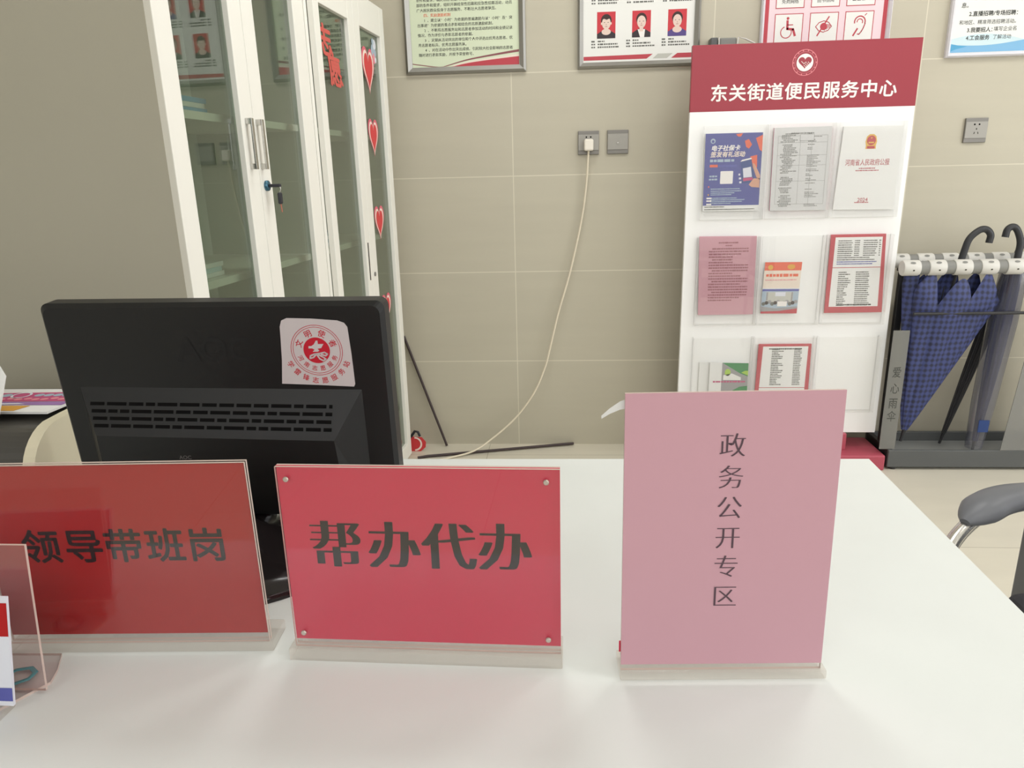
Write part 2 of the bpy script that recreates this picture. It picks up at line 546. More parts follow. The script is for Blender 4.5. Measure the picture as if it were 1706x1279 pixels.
struct('wall_front', MB().box((-3.1, -3.1, 0), (4.2, -3.0, 1.75), 'room_beige').box((-3.1, -3.1, 2.72), (4.2, -3.0, CEIL_Z), 'room_beige').box((-3.1, -3.1, 1.75), (-2.65, -3.0, 2.72), 'room_beige').box((3.75, -3.1, 1.75), (4.2, -3.0, 2.72), 'room_beige'))
wf = MB()
for i in range(6):
    x = -2.65 + i * 1.27
    wf.box((x, -3.09, 1.80), (x + 0.05, -3.01, 2.67), 'aluminium')
wf.box((-2.65, -3.09, 1.75), (3.75, -3.01, 1.80), 'aluminium').box((-2.65, -3.09, 2.67), (3.75, -3.01, 2.72), 'aluminium')
win = struct('fill_window_1', wf)  # unseen high window behind the camera, added as fill for upright surfaces
gp = MB().box((-2.6, -3.055, 1.80), (3.70, -3.05, 2.67), 'acrylic').build('fill_window_glass', win); gp['kind'] = 'structure'
struct('wall_side', MB().box((-3.1, -3.0, 0), (-3.0, 1.44, CEIL_Z), 'room_beige'))
struct('wall_left', MB().prism([(-3.1, 1.44), (-0.769, 1.44), (-0.786, 1.454), (-1.245, 1.486), (-1.245, D), (-3.1, D)], 0, CEIL_Z, 'wall_plain'))

for i, (lx, ly, lf) in enumerate(LAMPS):
    t = thing('ceiling_light', 'square recessed ceiling panel light', 'light', (lx, ly, CEIL_Z), 0, 'ceiling panel lights')
    m = MB()
    for x0, y0, x1, y1 in ((-.3, -.3, .3, -.275), (-.3, .275, .3, .3), (-.3, -.275, -.275, .275), (.275, -.275, .3, .275)):
        m.box((x0, y0, -0.025), (x1, y1, 0), 'lamp_frame')
    m.build('frame', t)
    MB().box((-.275, -.275, -0.012), (.275, .275, -0.002), 'lamp_frame').build('diffuser', t)

# ------------------------------------------------------------------ service desk
t = thing('service_desk', 'white service desk carrying the three signs and the monitor', 'desk', (-0.4, 0.86, 0))
top = [(-1.45 + .4, .445 - .86), (.541 + .4, .445 - .86), (.5605 + .4, 1.2785 - .86), (-1.45 + .4, 1.2635 - .86)]
MB().prism(top, 0.66, 0.70, 'desk_white').build('desktop', t)
MB().box((-1.02, -0.36, 0), (0.90, -0.34, 0.66), 'desk_body').build('front_panel', t)
MB().box((0.88, -0.34, 0), (0.90, 0.35, 0.66), 'desk_body').build('side_panel', t)
MB().box((-1.02, -0.34, 0), (-1.0, 0.35, 0.66), 'desk_body').build('side_panel', t)

# ------------------------------------------------------------------ acrylic table signs
def sheet_T(tilt, u0, v0):
    return fr((u0, 0, v0), (1, 0, 0), (0, math.sin(tilt), math.cos(tilt)))
def sign(name, label, x, y, rz, wd, ht, z0, tilt, paper, texts, base, mag=None, over=0.0, edge='acrylic_edge', fully=True):
    t = thing(name, label, 'sign', (x, y, 0.70), rz)
    T = sheet_T(tilt, 0, z0)
    # back plate (clear) with its own thickness, paper and front plate
    MB().box((base[0], base[2], 0.0), (base[1], base[3], base[4]), 'acrylic_block', 0.0015).build('base', t)
    low = base[4] - z0 + 0.0004
    bk = MB(); bk.prism([(-over, low), (wd + over, low), (wd + over, ht + over), (-over, ht + over)], -0.0045, -0.0012, 'acrylic', T, edge)
    bk.build('back_plate', t)
    p = MB(); p.prism([(0, 0), (wd, 0), (wd, ht), (0, ht)], -0.0010, -0.0004, paper, T)
    texts(p, T)
    p.build('paper_insert', t)
    if fully:
        fp = MB(); fp.prism([(-over, low), (wd + over, low), (wd + over, ht + over), (-over, ht + over)], 0.0012, 0.0042, 'acrylic', T, edge)
        fp.build('front_plate', t)
    for q in (mag or []):
        b = MB()
        b.lathe([(0.0022, 0.0042), (0.0030, 0.0046), (0.0030, 0.0060), (0.0022, 0.0066)], 'magnet', 20, T @ Matrix.Translation((q[0], q[1], 0)))
        b.build('corner_magnet', t)
    return t

def tx_mid(p, T):
    for ch, cx in zip('帮办代办', (0.0565, 0.1195, 0.1790, 0.2385)):
        p.text(ch, cx, 0.1195, 0.0615, 0.0, 'ink_black', T, 'c', bold=-0.016, res=3, song=0.052, sx=0.95, sy=1.0)
sign('acrylic_table_sign', 'rose red landscape acrylic sign in the middle of the desk front, with four corner magnets', -0.2994, 0.6880, -0.0175, 0.297, 0.21, 0.022, 0.0,
     'red_paper_rose', tx_mid, (-0.007, 0.299, -0.010, 0.030, 0.015),
     [(0.0114, 0.1965), (0.283, 0.1965), (0.0111, 0.0113), (0.2836, 0.0114)])

def tx_left(p, T):
    for ch, cx in zip('领导带班岗', (0.0590, 0.1065, 0.1510, 0.1975, 0.2440)):
        p.text(ch, cx, 0.1140, 0.0435, 0.0, 'ink_black', T, 'c', bold=0.018, res=3, sx=1.02)
sign('acrylic_table_sign', 'bright red landscape acrylic sign at the left, in front of the monitor', -0.6335, 0.6837, 0.0458, 0.297, 0.21, 0.022, -0.0196,
     'red_paper', tx_left, (-0.004, 0.303, -0.004, 0.040, 0.013), over=0.0025)

def tx_pink(p, T):
    for ch, cy in zip('政务公开专区', (0.2437, 0.2105, 0.1782, 0.1457, 0.1137, 0.0800)):
        p.text(ch, 0.1049, cy, 0.0268, 0.0, 'ink_soft', T, 'c', bold=-0.018, res=3, song=0.018)
tp = sign('acrylic_table_sign', 'tall pale pink portrait acrylic sign at the right of the desk', 0.0608, 0.6599, 0.0472, 0.21, 0.297, 0.0177, 0.03198,
     'pink_paper', tx_pink, (-0.001, 0.216, -0.003, 0.036, 0.010), fully=False)
MB().prism([(0.0005, 0.012), (0.205, 0.012), (0.205, 0.025), (0.0005, 0.025)], -0.0056, -0.0050, 'red_paper_rose', sheet_T(0.032, -0.0022, 0.018)).build('rear_insert', tp, label='narrow red strip on the rear face')

# white curled strip behind the pink sign
c = MB()
pts = [(0.0, 0.0), (0.008, 0.0065), (0.018, 0.0125), (0.03, 0.016), (0.045, 0.017)]
wdt = [0.0008, 0.0022, 0.0038, 0.0052, 0.006]
vs = []
for (a, b), q in zip(pts, wdt):
    vs += [(a, 0.004 - a * 0.1, b + q), (a, 0.0, b - q)]
c.add(vs, [(2 * i, 2 * i + 1, 2 * i + 3, 2 * i + 2) for i in range(4)], 'white_paper', True)
c.add([(v[0], v[1] + 0.0006, v[2]) for v in vs], [(2 * i + 2, 2 * i + 3, 2 * i + 1, 2 * i) for i in range(4)], 'white_paper', True)
tag(c.build('white_strip', None, (0.0385, 0.6785, 0.9870)), 'small white curled strip sticking out behind the pink sign', 'paper')

# ------------------------------------------------------------------ holder at the far left front
t = thing('document_holder', 'clear acrylic holder with a white, red and blue card at the front left', 'holder', (-0.62, 0.60, 0.70), 0.0)
# clear rear pane, tilted outline, right edge from (-.534,.62,.875) to (-.548,.612,.70)
MB().prism([(-0.14, 0.004), (0.072, 0.004), (0.086, 0.176), (-0.14, 0.176)], 0.0, 0.003, 'acrylic_smoke', fr((0, 0.018, 0)), 'acrylic_edge').build('rear_pane', t)
MB().prism([(-0.14, -0.035), (0.028, -0.035), (0.040, -0.012), (0.066, 0.030), (0.060, 0.050), (0.046, 0.078), (-0.14, 0.072)], 0.0, 0.003, 'acrylic_smoke', fr((0, 0, 0), (1, 0, 0), (0, 1, 0)), 'acrylic_edge').build('base_plate', t)
b = MB()
b.tube([(0.006, 0.030, 0.0045), (0.016, 0.046, 0.0045), (0.03, 0.05, 0.0045), (0.04, 0.043, 0.0045), (0.04, 0.032, 0.0045), (0.028, 0.022, 0.0045), (0.012, 0.016, 0.0045)], 0.003, 'teal_ink', 8, squash=0.3)
b.build('printed_swirl', t)
T = fr((-0.14, -0.012, 0.010), (1, 0.0, 0), (0, 0, 1))
c = MB()
c.prism([(0, -0.003), (0.197, -0.003), (0.218, 0.124), (0, 0.124)], -0.003, 0.0, 'card_white', T)
c.poly([(0, 0.080), (0.2107, 0.080), (0.217, 0.118), (0, 0.118)], 0.0004, 'red_paper', T)
c.poly([(0, 0.003), (0.198, 0.003), (0.2005, 0.019), (0, 0.019)], 0.0004, 'card_blue', T)
c.ring(0.185, 0.045, 0.018, 0.0012, 0.0004, 'label_grey', T, 30, math.pi * 0.6, math.pi * 1.5)
c.build('card', t)
MB().box((-0.14, -0.032, 0.0), (0.052, -0.004, 0.0065), 'acrylic_block', 0.001).build('foot_block', t)

# ------------------------------------------------------------------ monitor
t = thing('computer_monitor', 'black desktop monitor seen from behind with a white sticker', 'monitor', (-0.50, 0.90, 0.70), -0.0161)
ca, sa = math.cos(0.0161), math.sin(0.0161)
ox, oy = -0.7498 + 0.50, 0.9829 - 0.90
o_loc = (ox * ca - oy * sa, ox * sa + oy * ca, 1.0542 - 0.70)
PT = fr(o_loc, (1, 0, 0), (0, -math.sin(0.0802), math.cos(0.0802)))      # u right, v up (use negative v), n to camera
PW, PH = 0.505, 0.325
m = MB()
out = rrect(0, -PH, PW, 0, 0.012)
n = len(out)
cx, cy = PW / 2, -PH / 2
ins = [(x + (0.006 if x < cx else -0.006), y + (0.006 if y < cy else -0.006)) for x, y in out]
m.add([(x, y, -0.030) for x, y in out] + [(x, y, -0.006) for x, y in out] + [(x, y, 0) for x, y in ins],
      [tuple(range(n))[::-1]] + [(i, (i + 1) % n, n + (i + 1) % n, n + i) for i in range(n)] +
      [(n + i, n + (i + 1) % n, 2 * n + (i + 1) % n, 2 * n + i) for i in range(n)] + [tuple(range(2 * n, 3 * n))], 'black_plastic', False, PT)
m.text('AOC', 0.2514, -0.066, 0.052, 0.0006, 'emboss_black', PT, 'c', bold=0.02, res=3)
m.build('rear_shell', t)
m = MB()
A = [(0.034, -0.318), (0.462, -0.318), (0.462, -0.130), (0.034, -0.126)]
B = [(0.062, -0.318), (0.432, -0.318), (0.424, -0.196), (0.066, -0.190)]
vs = [(x, y, 0.0) for x, y in A] + [(x, y, 0.034) for x, y in B]
m.add(vs, [(4, 5, 6, 7), (0, 1, 5, 4), (1, 2, 6, 5), (2, 3, 7, 6), (3, 0, 4, 7)], 'black_plastic', False, PT)
m.text('AOC', 0.187, -0.2235, 0.0085, 0.0346, 'label_grey', PT, 'l', bold=0.01)
m.prism([(0.192, -0.240), (0.212, -0.240), (0.212, -0.2325), (0.192, -0.2325)], 0.034, 0.0346, 'label_grey', PT)
m.prism([(0.222, -0.246), (0.262, -0.246), (0.255, -0.231), (0.222, -0.228)], 0.034, 0.0350, 'emboss_black', PT)
m.build('rear_bulge', t)
m = MB()
rng = random.Random(4)
for r in range(4):
    f0 = (0.30 + 0.15 * r)
    yl = lambda f, x: (-0.126 - 0.004 * (x - 0.034) / 0.428) * (1 - f) + (-0.190 - 0.006 * (x - 0.066) / 0.358) * f
    x = 0.053 + 0.003 * r
    while x < 0.418 - 0.003 * r:
        L = rng.choice((0.022, 0.03, 0.014))
        x1 = min(x + L, 0.420)
        f1 = f0 + 0.07
        m.add([(x, yl(f0, x), 0.034 * f0 + 0.0008), (x, yl(f1, x), 0.034 * f1 + 0.0008), (x1, yl(f1, x1), 0.034 * f1 + 0.0008), (x1, yl(f0, x1), 0.034 * f0 + 0.0008)], [(0, 1, 2, 3)], 'dark_slot', False, PT)
        x = x1 + 0.004
m.build('vent_slots', t)
# sticker on the shell
Q = [(0.3572, -0.024), (0.3565, -0.118), (0.4515, -0.1235), (0.4555, -0.029)]
s = MB()
st = [(0.366, -0.0225), (0.40, -0.0235), (0.438, -0.0265), (0.4475, -0.030), (0.4515, -0.036), (0.4530, -0.075), (0.4535, -0.121), (0.4515, -0.1250), (0.40, -0.1225), (0.3455, -0.1205), (0.3505, -0.085), (0.3535, -0.05), (0.3545, -0.035), (0.358, -0.026)]
s.prism(st, 0.0004, 0.0010, 'sticker_white', PT)
SX, SY = 0.4035, -0.0700
k = 0.0012
s.disc(SX, SY, 0.0192, k, 'ink_red', PT)
s.ring(SX, SY, 0.0375, 0.0008, k, 'ink_red', PT)
s.ring(SX, SY, 0.0345, 0.0007, k, 'ink_red', PT)
k2 = 0.0014
s.poly([(SX - .011, SY + .0065), (SX - .007, SY + .0065), (SX - .003, SY + .009), (SX + .0005, SY + .0145), (SX + .003, SY + .0145), (SX + .003, SY + .0095), (SX + .011, SY + .0095), (SX + .007, SY + .0035), (SX + .0015, SY + .0025), (SX + .004, SY - .0005), (SX + .001, SY - .002), (SX - .006, SY - .002), (SX - .003, SY + .001), (SX - .006, SY + .003), (SX - .0115, SY + .003)], k2, 'sticker_white', PT)
s.line([(SX - .011, SY - .012), (SX - .010, SY - .008), (SX - .004, SY - .0055), (SX + .004, SY - .0045), (SX + .011, SY - .003), (SX + .015, SY - .0055), (SX + .012, SY - .008), (SX + .006, SY - .006)], 0.0022, k2, 'sticker_white', PT)
s.line([(SX - .011, SY - .012), (SX - .006, SY - .0105), (SX - .001, SY - .0055), (SX + .003, SY - .0125), (SX + .008, SY - .0155), (SX + .012, SY - .013), (SX + .008, SY - .010), (SX + .002, SY - .0065)], 0.0022, k2, 'sticker_white', PT)
def arc_text(body, rad, a0, a1, size, inward):
    for i, ch in enumerate(body):
        a = math.radians(a0 + (a1 - a0) * i / (len(body) - 1))
        s.text(ch, SX + rad * math.cos(a), SY + rad * math.sin(a), size, k, 'ink_red', PT, 'c', bold=0.01, rot=(a + math.pi / 2) if inward else (a - math.pi / 2))
arc_text('文明使者', 0.0265, 157, 23, 0.0112, False)
arc_text('河南志愿服务', 0.0270, 205, 335, 0.0082, True)
arc_text('学雷锋志愿服务站', 0.0455, 207, 333, 0.0098, True)
s.build('service_sticker', t, label='white sticker with a red round emblem')
b = MB()
b.lathe([(1.0, 0.0), (1.0, 0.006), (0.96, 0.012), (0.8, 0.020), (0.6, 0.026), (0.45, 0.034), (0.36, 0.046)], 'black_gloss', 56, Matrix.Translation((0, 0, 0)), 0.199, 0.144)
b.build('base', t)
b = MB()
b.box((-0.055, 0.078, 0.012), (0.055, 0.118, 0.16), 'black_gloss', 0.012, seg=3)
b.build('neck', t)

# ------------------------------------------------------------------ printer, leaflets and paper on it
t = thing('printer', 'dark grey printer with a cream side panel behind the left sign', 'printer', (-1.04, 1.12, 0.70))
def pprof(r):
    # side outline in (y, z)
    return [(0.14, 0.0), (0.14, 0.150)] + [(-0.04 - 0.01, 0.152)] + [(-0.14 + r + -r * math.sin(a) * 1.0, 0.150 - r * 1.0 + r * math.cos(a)) for a in [math.radians(x) for x in range(10, 91, 10)]] + [(-0.14, 0.0)]
SIDE = fr((0, 0, 0), (0, 1, 0), (0, 0, 1))       # n = +x
m = MB(); m.prism([(0.135, 0.0), (0.135, 0.148), (-0.06, 0.148)] + [(-0.075 - 0.055 * math.sin(math.radians(a)), 0.093 + 0.055 * math.cos(math.radians(a))) for a in range(10, 91, 10)] + [(-0.130, 0.0)], -0.25, 0.212, 'printer_dark', SIDE)
m.build('body', t)
m = MB(); m.prism([(0.14, 0.0), (0.14, 0.157), (-0.03, 0.157)] + [(-0.06 - 0.08 * math.sin(math.radians(a)), 0.077 + 0.08 * math.cos(math.radians(a))) for a in range(10, 91, 10)] + [(-0.140, 0.0)], 0.2125, 0.232, 'printer_cream', SIDE)
m.build('side_panel', t, label='cream side panel with a rounded front')
m = MB()
m.box((-0.24, -0.1315, 0.088), (0.14, -0.128, 0.0905), 'chrome')
m.build('trim_line', t)
m = MB(); m.box((-0.24, -0.05, 0.148), (0.06, -0.046, 0.1495), 'dark_slot'); m.build('lid_seam', t)

t = MB()
T = fr((-1.03, 1.075, 0.8582), (1, 0.02, 0), (-0.02, 1, 0))
t.prism([(0.02, 0), (0.19, -0.004), (0.205, 0.125), (0.01, 0.13)], 0, 0.004, 'white_paper', T)
t.poly([(0.065, 0.003), (0.13, 0.001), (0.14, 0.028), (0.07, 0.03)], 0.0045, 'print_yellow', T)
t.poly([(0.055, 0.034), (0.192, 0.03), (0.195, 0.05), (0.055, 0.05)], 0.0045, 'print_lilac', T)
t.poly([(0.055, 0.042), (0.11, 0.042), (0.125, 0.036), (0.055, 0.034)], 0.0048, 'card_white', T)
t.poly([(0.04, 0.052), (0.196, 0.052), (0.2, 0.106), (0.03, 0.103)], 0.0045, 'print_magenta', T)
rng = random.Random(8)
for i in range(9):
    t.disc(0.062 + i * 0.0155, 0.066 + rng.uniform(-.003, .003), 0.007, 0.0048, 'print_pink', T, 10, 0.006)
t.ring(0.082, 0.088, 0.017, 0.004, 0.0048, 'card_white', T, 24)
t.disc(0.055, 0.087, 0.010, 0.0048, 'decal_blue', T, 10)
for i in range(5):
    t.disc(0.115 + i * 0.017, 0.088 + rng.uniform(-.003, .003), 0.0085, 0.0048, 'decal_blue', T, 8)
tag(t.build('leaflet'), 'purple and pink printed leaflet lying flat on the dark printer', 'leaflet')
t = MB()
T = fr((-1.13, 1.03, 0.8500), (1, 0, 0), (0.12, 0.62, 0.78))
t.prism([(0, 0), (0.238, 0), (0.215, 0.09), (0.195, 0.11), (0.0, 0.11)], 0, 0.004, 'white_paper', T)
t.poly([(0, 0.002), (0.236, 0.002), (0.234, 0.018), (0, 0.018)], 0.0045, 'poster_cream', T)
tag(t.build('paper_sheet'), 'white paper sheet leaning on the printer top at the left picture edge', 'paper')

# ------------------------------------------------------------------ filing cabinets
ANG = math.atan2(1.0, 0.07)
def cab_world(s_, d=0.0, z=0.0):
    ux = Vector((math.cos(ANG), math.sin(ANG), 0)); uy = Vector((-math.sin(ANG), math.cos(ANG), 0))
    return Vector((-0.779, 1.459, z)) + ux * s_ + uy * d
CH = 1.83
def cabinet(label, s0, width, doors, handles, gl_z):
    o = cab_world(s0)
    t = thing('filing_cabinet', label, 'cabinet', o, ANG)
    dp = 0.40
    m = MB()
    m.box((0, 0.02, 0), (0.022, dp, CH), 'cabinet_paint')
    m.box((width - 0.022, 0.02, 0), (width, dp, CH), 'cabinet_paint')
    m.box((0.022, 0.02, CH - 0.03), (width - 0.022, dp, CH), 'cabinet_paint')
    m.box((0.022, 0.02, 0.0), (width - 0.022, dp, 0.06), 'cabinet_paint')
    m.box((0.022, dp - 0.012, 0.06), (width - 0.022, dp, CH - 0.03), 'cabinet_inside')
    m.box((0.022, 0.05, 0.06), (0.0225, dp - 0.012, CH - 0.03), 'cabinet_inside')
    m.box((width - 0.0225, 0.05, 0.06), (width - 0.022, dp - 0.012, CH - 0.03), 'cabinet_inside')
    m.build('carcass', t)
    for z in (0.52, 0.97, 1.35):
        MB().box((0.023, 0.06, z), (width - 0.023, dp - 0.013, z + 0.018), 'cabinet_paint').build('shelf', t)
    for i, (a, b, fl, fr_) in enumerate(doors):
        d = MB()
        z0, z1 = 0.022, CH - 0.012
        y0, y1 = 0.0, 0.019
        d.box((a, y0, z0), (a + fl, y1, z1), 'cabinet_paint', 0.0015)
        d.box((b - fr_, y0, z0), (b, y1, z1), 'cabinet_paint', 0.0015)
        d.box((a + fl, y0, gl_z[1]), (b - fr_, y1, z1), 'cabinet_paint', 0.0015)
        d.box((a + fl, y0, z0), (b - fr_, y1, gl_z[0]), 'cabinet_paint', 0.0015)
        do = d.build('door', t)
        MB().box((a + fl + 0.0004, 0.0135, gl_z[0] + 0.0004), (b - fr_ - 0.0004, 0.0175, gl_z[1] - 0.0004), 'cabinet_glass').build('glass_pane', do)
        if handles:
            hx = b - 0.038 if i == 0 else a + 0.014
            h = MB()
            h.box((hx - 0.006, -0.017, 1.240), (hx + 0.006, -0.012, 1.358), 'chrome', 0.001)
            h.box((hx - 0.006, -0.0165, 1.344), (hx + 0.006, 0.0, 1.358), 'chrome', 0.001)
            h.box((hx - 0.006, -0.0165, 1.240), (hx + 0.006, 0.0, 1.254), 'chrome', 0.001)
            h.build('handle', do)
        elif i == 0:
            h = MB(); h.box((b - 0.030, -0.0012, 0.850), (b - 0.022, 0.0, 0.985), 'gap_dark'); h.build('recessed_handle', do)
        else:
            h = MB(); h.lathe([(0.008, 0), (0.008, 0.003), (0.004, 0.004)], 'steel_plate', 20, fr((a + 0.024, -0.0001, 0.865), (1, 0, 0), (0, 0, 1))); h.build('lock', do)
    return t
GZ = (0.085, 1.715)
near = cabinet('white metal cabinet with two glass doors and chrome bar handles beside the plain left wall', 0.0, 0.818,
               [(0.024, 0.389, 0.062, 0.062), (0.391, 0.757, 0.062, 0.062)], True, GZ)
far = cabinet('white metal cabinet with red heart stickers on its glass, next to the tiled wall', 0.822, 0.748,
              [(0.024, 0.371, 0.044, 0.052), (0.373, 0.720, 0.062, 0.050)], False, GZ)
# stack of files on the shelves, seen through the glass
def file_stack(name, label, cat, s_, z, n, wd, dp_, cols, tilt=0.0):
    t = thing(name, label, cat, cab_world(s_, 0.09, z), ANG)
    zz = 0
    for i in range(n):
        MB().box((0, 0, zz), (wd - 0.01 * (i % 2), dp_, zz + 0.011), cols[i % len(cols)]).build('folder', t)
        zz += 0.0115
    return t
file_stack('folder_stack', 'white and blue folders stacked on the upper shelf behind the left glass door', 'folders', 0.12, 1.369, 3, 0.22, 0.28, ('poster_blue', 'white_paper'))
file_stack('folder_stack', 'flat papers on the middle shelf behind the left glass door', 'folders', 0.10, 0.989, 3, 0.22, 0.28, ('white_paper', 'poster_pale_blue'))
file_stack('folder_stack', 'small paper pile on the middle shelf of the far cabinet', 'folders', 0.93, 0.989, 4, 0.20, 0.26, ('card_white', 'decal_blue'))

# lock with key and fob on the second near door
kx = 0.418
t = thing('cabinet_key', 'black key with a fob hanging in the lock of the near cabinet', 'key', cab_world(kx, 0, 1.20), ANG)
LT = fr((0, -0.0002, 0), (1, 0, 0), (0, 0, 1))
MB().lathe([(0.013, 0.0), (0.013, 0.006), (0.010, 0.008), (0.004, 0.009)], 'lock_blue', 28, LT).build('lock_rosette', t)
MB().box((-0.007, -0.038, -0.004), (0.007, -0.009, 0.004), 'key_black', 0.002).build('key_bow', t)
MB().tube([(0, -0.036, 0), (0, -0.038, -0.010), (0, -0.034, -0.018)], 0.0012, 'chrome', 6).build('key_ring', t)
MB().box((-0.009, -0.038, -0.046), (0.009, -0.030, -0.017), 'key_black', 0.004).build('key_fob', t)
MB().tube([(0, -0.034, -0.046), (0.001, -0.035, -0.066)], 0.0015, 'key_orange', 6).build('fob_string', t)

# heart stickers on the far cabinet
def heart_pts(s=1.0, n=48):
    out = []
    for i in range(n):
        a = 2 * math.pi * i / n
        out.append((s * 16 * math.sin(a) ** 3 / 34.0, s * (13 * math.cos(a) - 5 * math.cos(2 * a) - 2 * math.cos(3 * a) - math.cos(4 * a) + 2) / 30.0))
    return out
def heart(label, s_, z, wd, ht, deco=False, off=-0.0008):
    o = cab_world(s_, off, z)
    m = MB(); T = fr((0, 0, 0), (1, 0, 0), (0, 0, 1))
    hp = heart_pts()
    m.prism([(x * wd * 1.16, y * ht * 1.10 + 0.004) for x, y in hp], -0.0002, 0.0002, 'heart_pink', T)
    m.poly([(x * wd, y * ht) for x, y in hp][::-1], 0.0005, 'heart_edge', T)
    m.poly([(x * wd * 0.80, y * ht * 0.86) for x, y in hp][::-1], 0.0008, 'heart_red', T)
    ob = m.build('heart_sticker', None, o)
    ob.rotation_euler = (0, 0, ANG)
    tag(ob, label, 'sticker', 'red heart stickers on the cabinet glass')
    if deco:
        d = MB(); rng = random.Random(3)
        for px, pz, r, c_ in ((0.0, 0.0, 0.022, 'decal_blue'), (0.02, 0.022, 0.018, 'card_white'), (0.01, -0.026, 0.018, 'print_pink'), (0.022, -0.006, 0.013, 'decal_blue'), (0.0, 0.03, 0.012, 'decal_blue'), (0.024, -0.03, 0.010, 'card_white')):
            d.disc(px, pz, r, 0.0003 + 0.0001 * len(d.f), c_, T, 20)
        d.prism([(-0.01, -0.03), (0.0, -0.035), (0.03, 0.03), (0.02, 0.035)], -0.0001, 0.0002, 'decal_blue', T)
        ob = d.build('decal', None, cab_world(1.428, off, 1.660)); ob.rotation_euler = (0, 0, ANG)
        tag(ob, 'pale blue and pink flower decal above the topmost heart sticker', 'sticker')
GOFF = 0.0128
heart('topmost large heart sticker with a pale decal at its top corner', 1.362, 1.580, 0.125, 0.150, True, GOFF)
heart('second heart sticker from the top on the far glass door', 1.365, 1.350, 0.105, 0.125, False, GOFF)
heart('third heart sticker from the top on the far glass door', 1.362, 1.040, 0.105, 0.120, False, GOFF)
heart('lowest heart sticker, just right of the monitor top corner', 1.372, 0.702, 0.110, 0.118, False, GOFF)
m = MB(); T = fr((0, 0, 0), (1, 0, 0), (0, 0, 1))
m.text('志', -0.035, 0.038, 0.095, 0.0003, 'vinyl_red', T, 'c', bold=0.03, res=3, shear=-0.2, sx=1.25)
m.text('愿', 0.035, -0.045, 0.095, 0.0003, 'vinyl_red', T, 'c', bold=0.03, res=3, shear=-0.2, sx=1.25)
ob = m.build('vinyl_lettering', None, cab_world(0.995, GOFF, 1.585)); ob.rotation_euler = (0, 0, ANG)
tag(ob, 'red vinyl characters on the first glass door of the far cabinet', 'sticker')

# little red and white paper tag at the foot of the far cabinet
t = thing('paper_tag', 'small red and white paper tag at the foot of the far cabinet', 'tag', (-0.668, 3.075, 0.0))
T = fr((0, 0, 0))
m = MB(); m.prism([(-0.03, 0.0), (0.022, 0.0), (0.045, 0.02), (0.048, 0.045), (0.03, 0.068), (-0.03, 0.072)], 0, 0.002, 'heart_red', T)
m.ring(-0.004, 0.036, 0.034, 0.008, 0.0025, 'heart_edge', T, 24, -math.pi / 2, math.pi / 2)
m.build('red_disc', t)
m = MB(); m.tube([(-0.02, -0.003, 0.07), (0.0, -0.003, 0.098), (0.014, -0.003, 0.094), (0.022, -0.003, 0.074)], 0.006, 'key_black', 8); m.build('black_clip', t)

# ------------------------------------------------------------------ posters in snap frames
def poster(label, x0, z0, wd, ht, fw, sheet, draw, frame='aluminium', dep=0.022):
    t = thing('framed_poster', label, 'poster', (x0, D - 0.0005, z0))
    m = MB()
    O = [(0, 0), (wd, 0), (wd, ht), (0, ht)]
    I = [(fw, fw), (wd - fw, fw), (wd - fw, ht - fw), (fw, ht - fw)]
    K = [(fw * .35, fw * .35), (wd - fw * .35, fw * .35), (wd - fw * .35, ht - fw * .35), (fw * .35, ht - fw * .35)]
    vs = [(x, y, 0.0) for x, y in O] + [(x, y, dep * 0.7) for x, y in O] + [(x, y, dep) for x, y in K] + [(x, y, dep * 0.55) for x, y in I] + [(x, y, 0.0) for x, y in I]
    fs = []
    for L in range(4):
        for i in range(4):
            j = (i + 1) % 4
            fs.append((L * 4 + i, L * 4 + j, L * 4 + 4 + j, L * 4 + 4 + i))
    fs += [(16 + i, 16 + (i + 1) % 4, (i + 1) % 4, i) for i in range(4)]
    T = fr((0, 0, 0))
    m.add(vs, fs, frame, False, T)
    m.build('frame', t)
    p = MB()
    p.prism([(fw - .001, fw - .001), (wd - fw + .001, fw - .001), (wd - fw + .001, ht - fw + .001), (fw - .001, ht - fw + .001)], 0.001, 0.007, sheet, T)
    draw(p, T, x0, z0)
    p.build('printed_sheet', t)
    return t
WZ = 0.0074
def wave(p, T, xa, xb, f0, f1, wz, m, n=28):
    vs = []
    for i in range(n + 1):
        x = xa + (xb - xa) * i / n
        vs += [(x, f0(x), wz), (x, max(f0(x), f1(x)), wz)]
    p.add(vs, [(2 * i, 2 * i + 2, 2 * i + 3, 2 * i + 1) for i in range(n)], m, False, T)

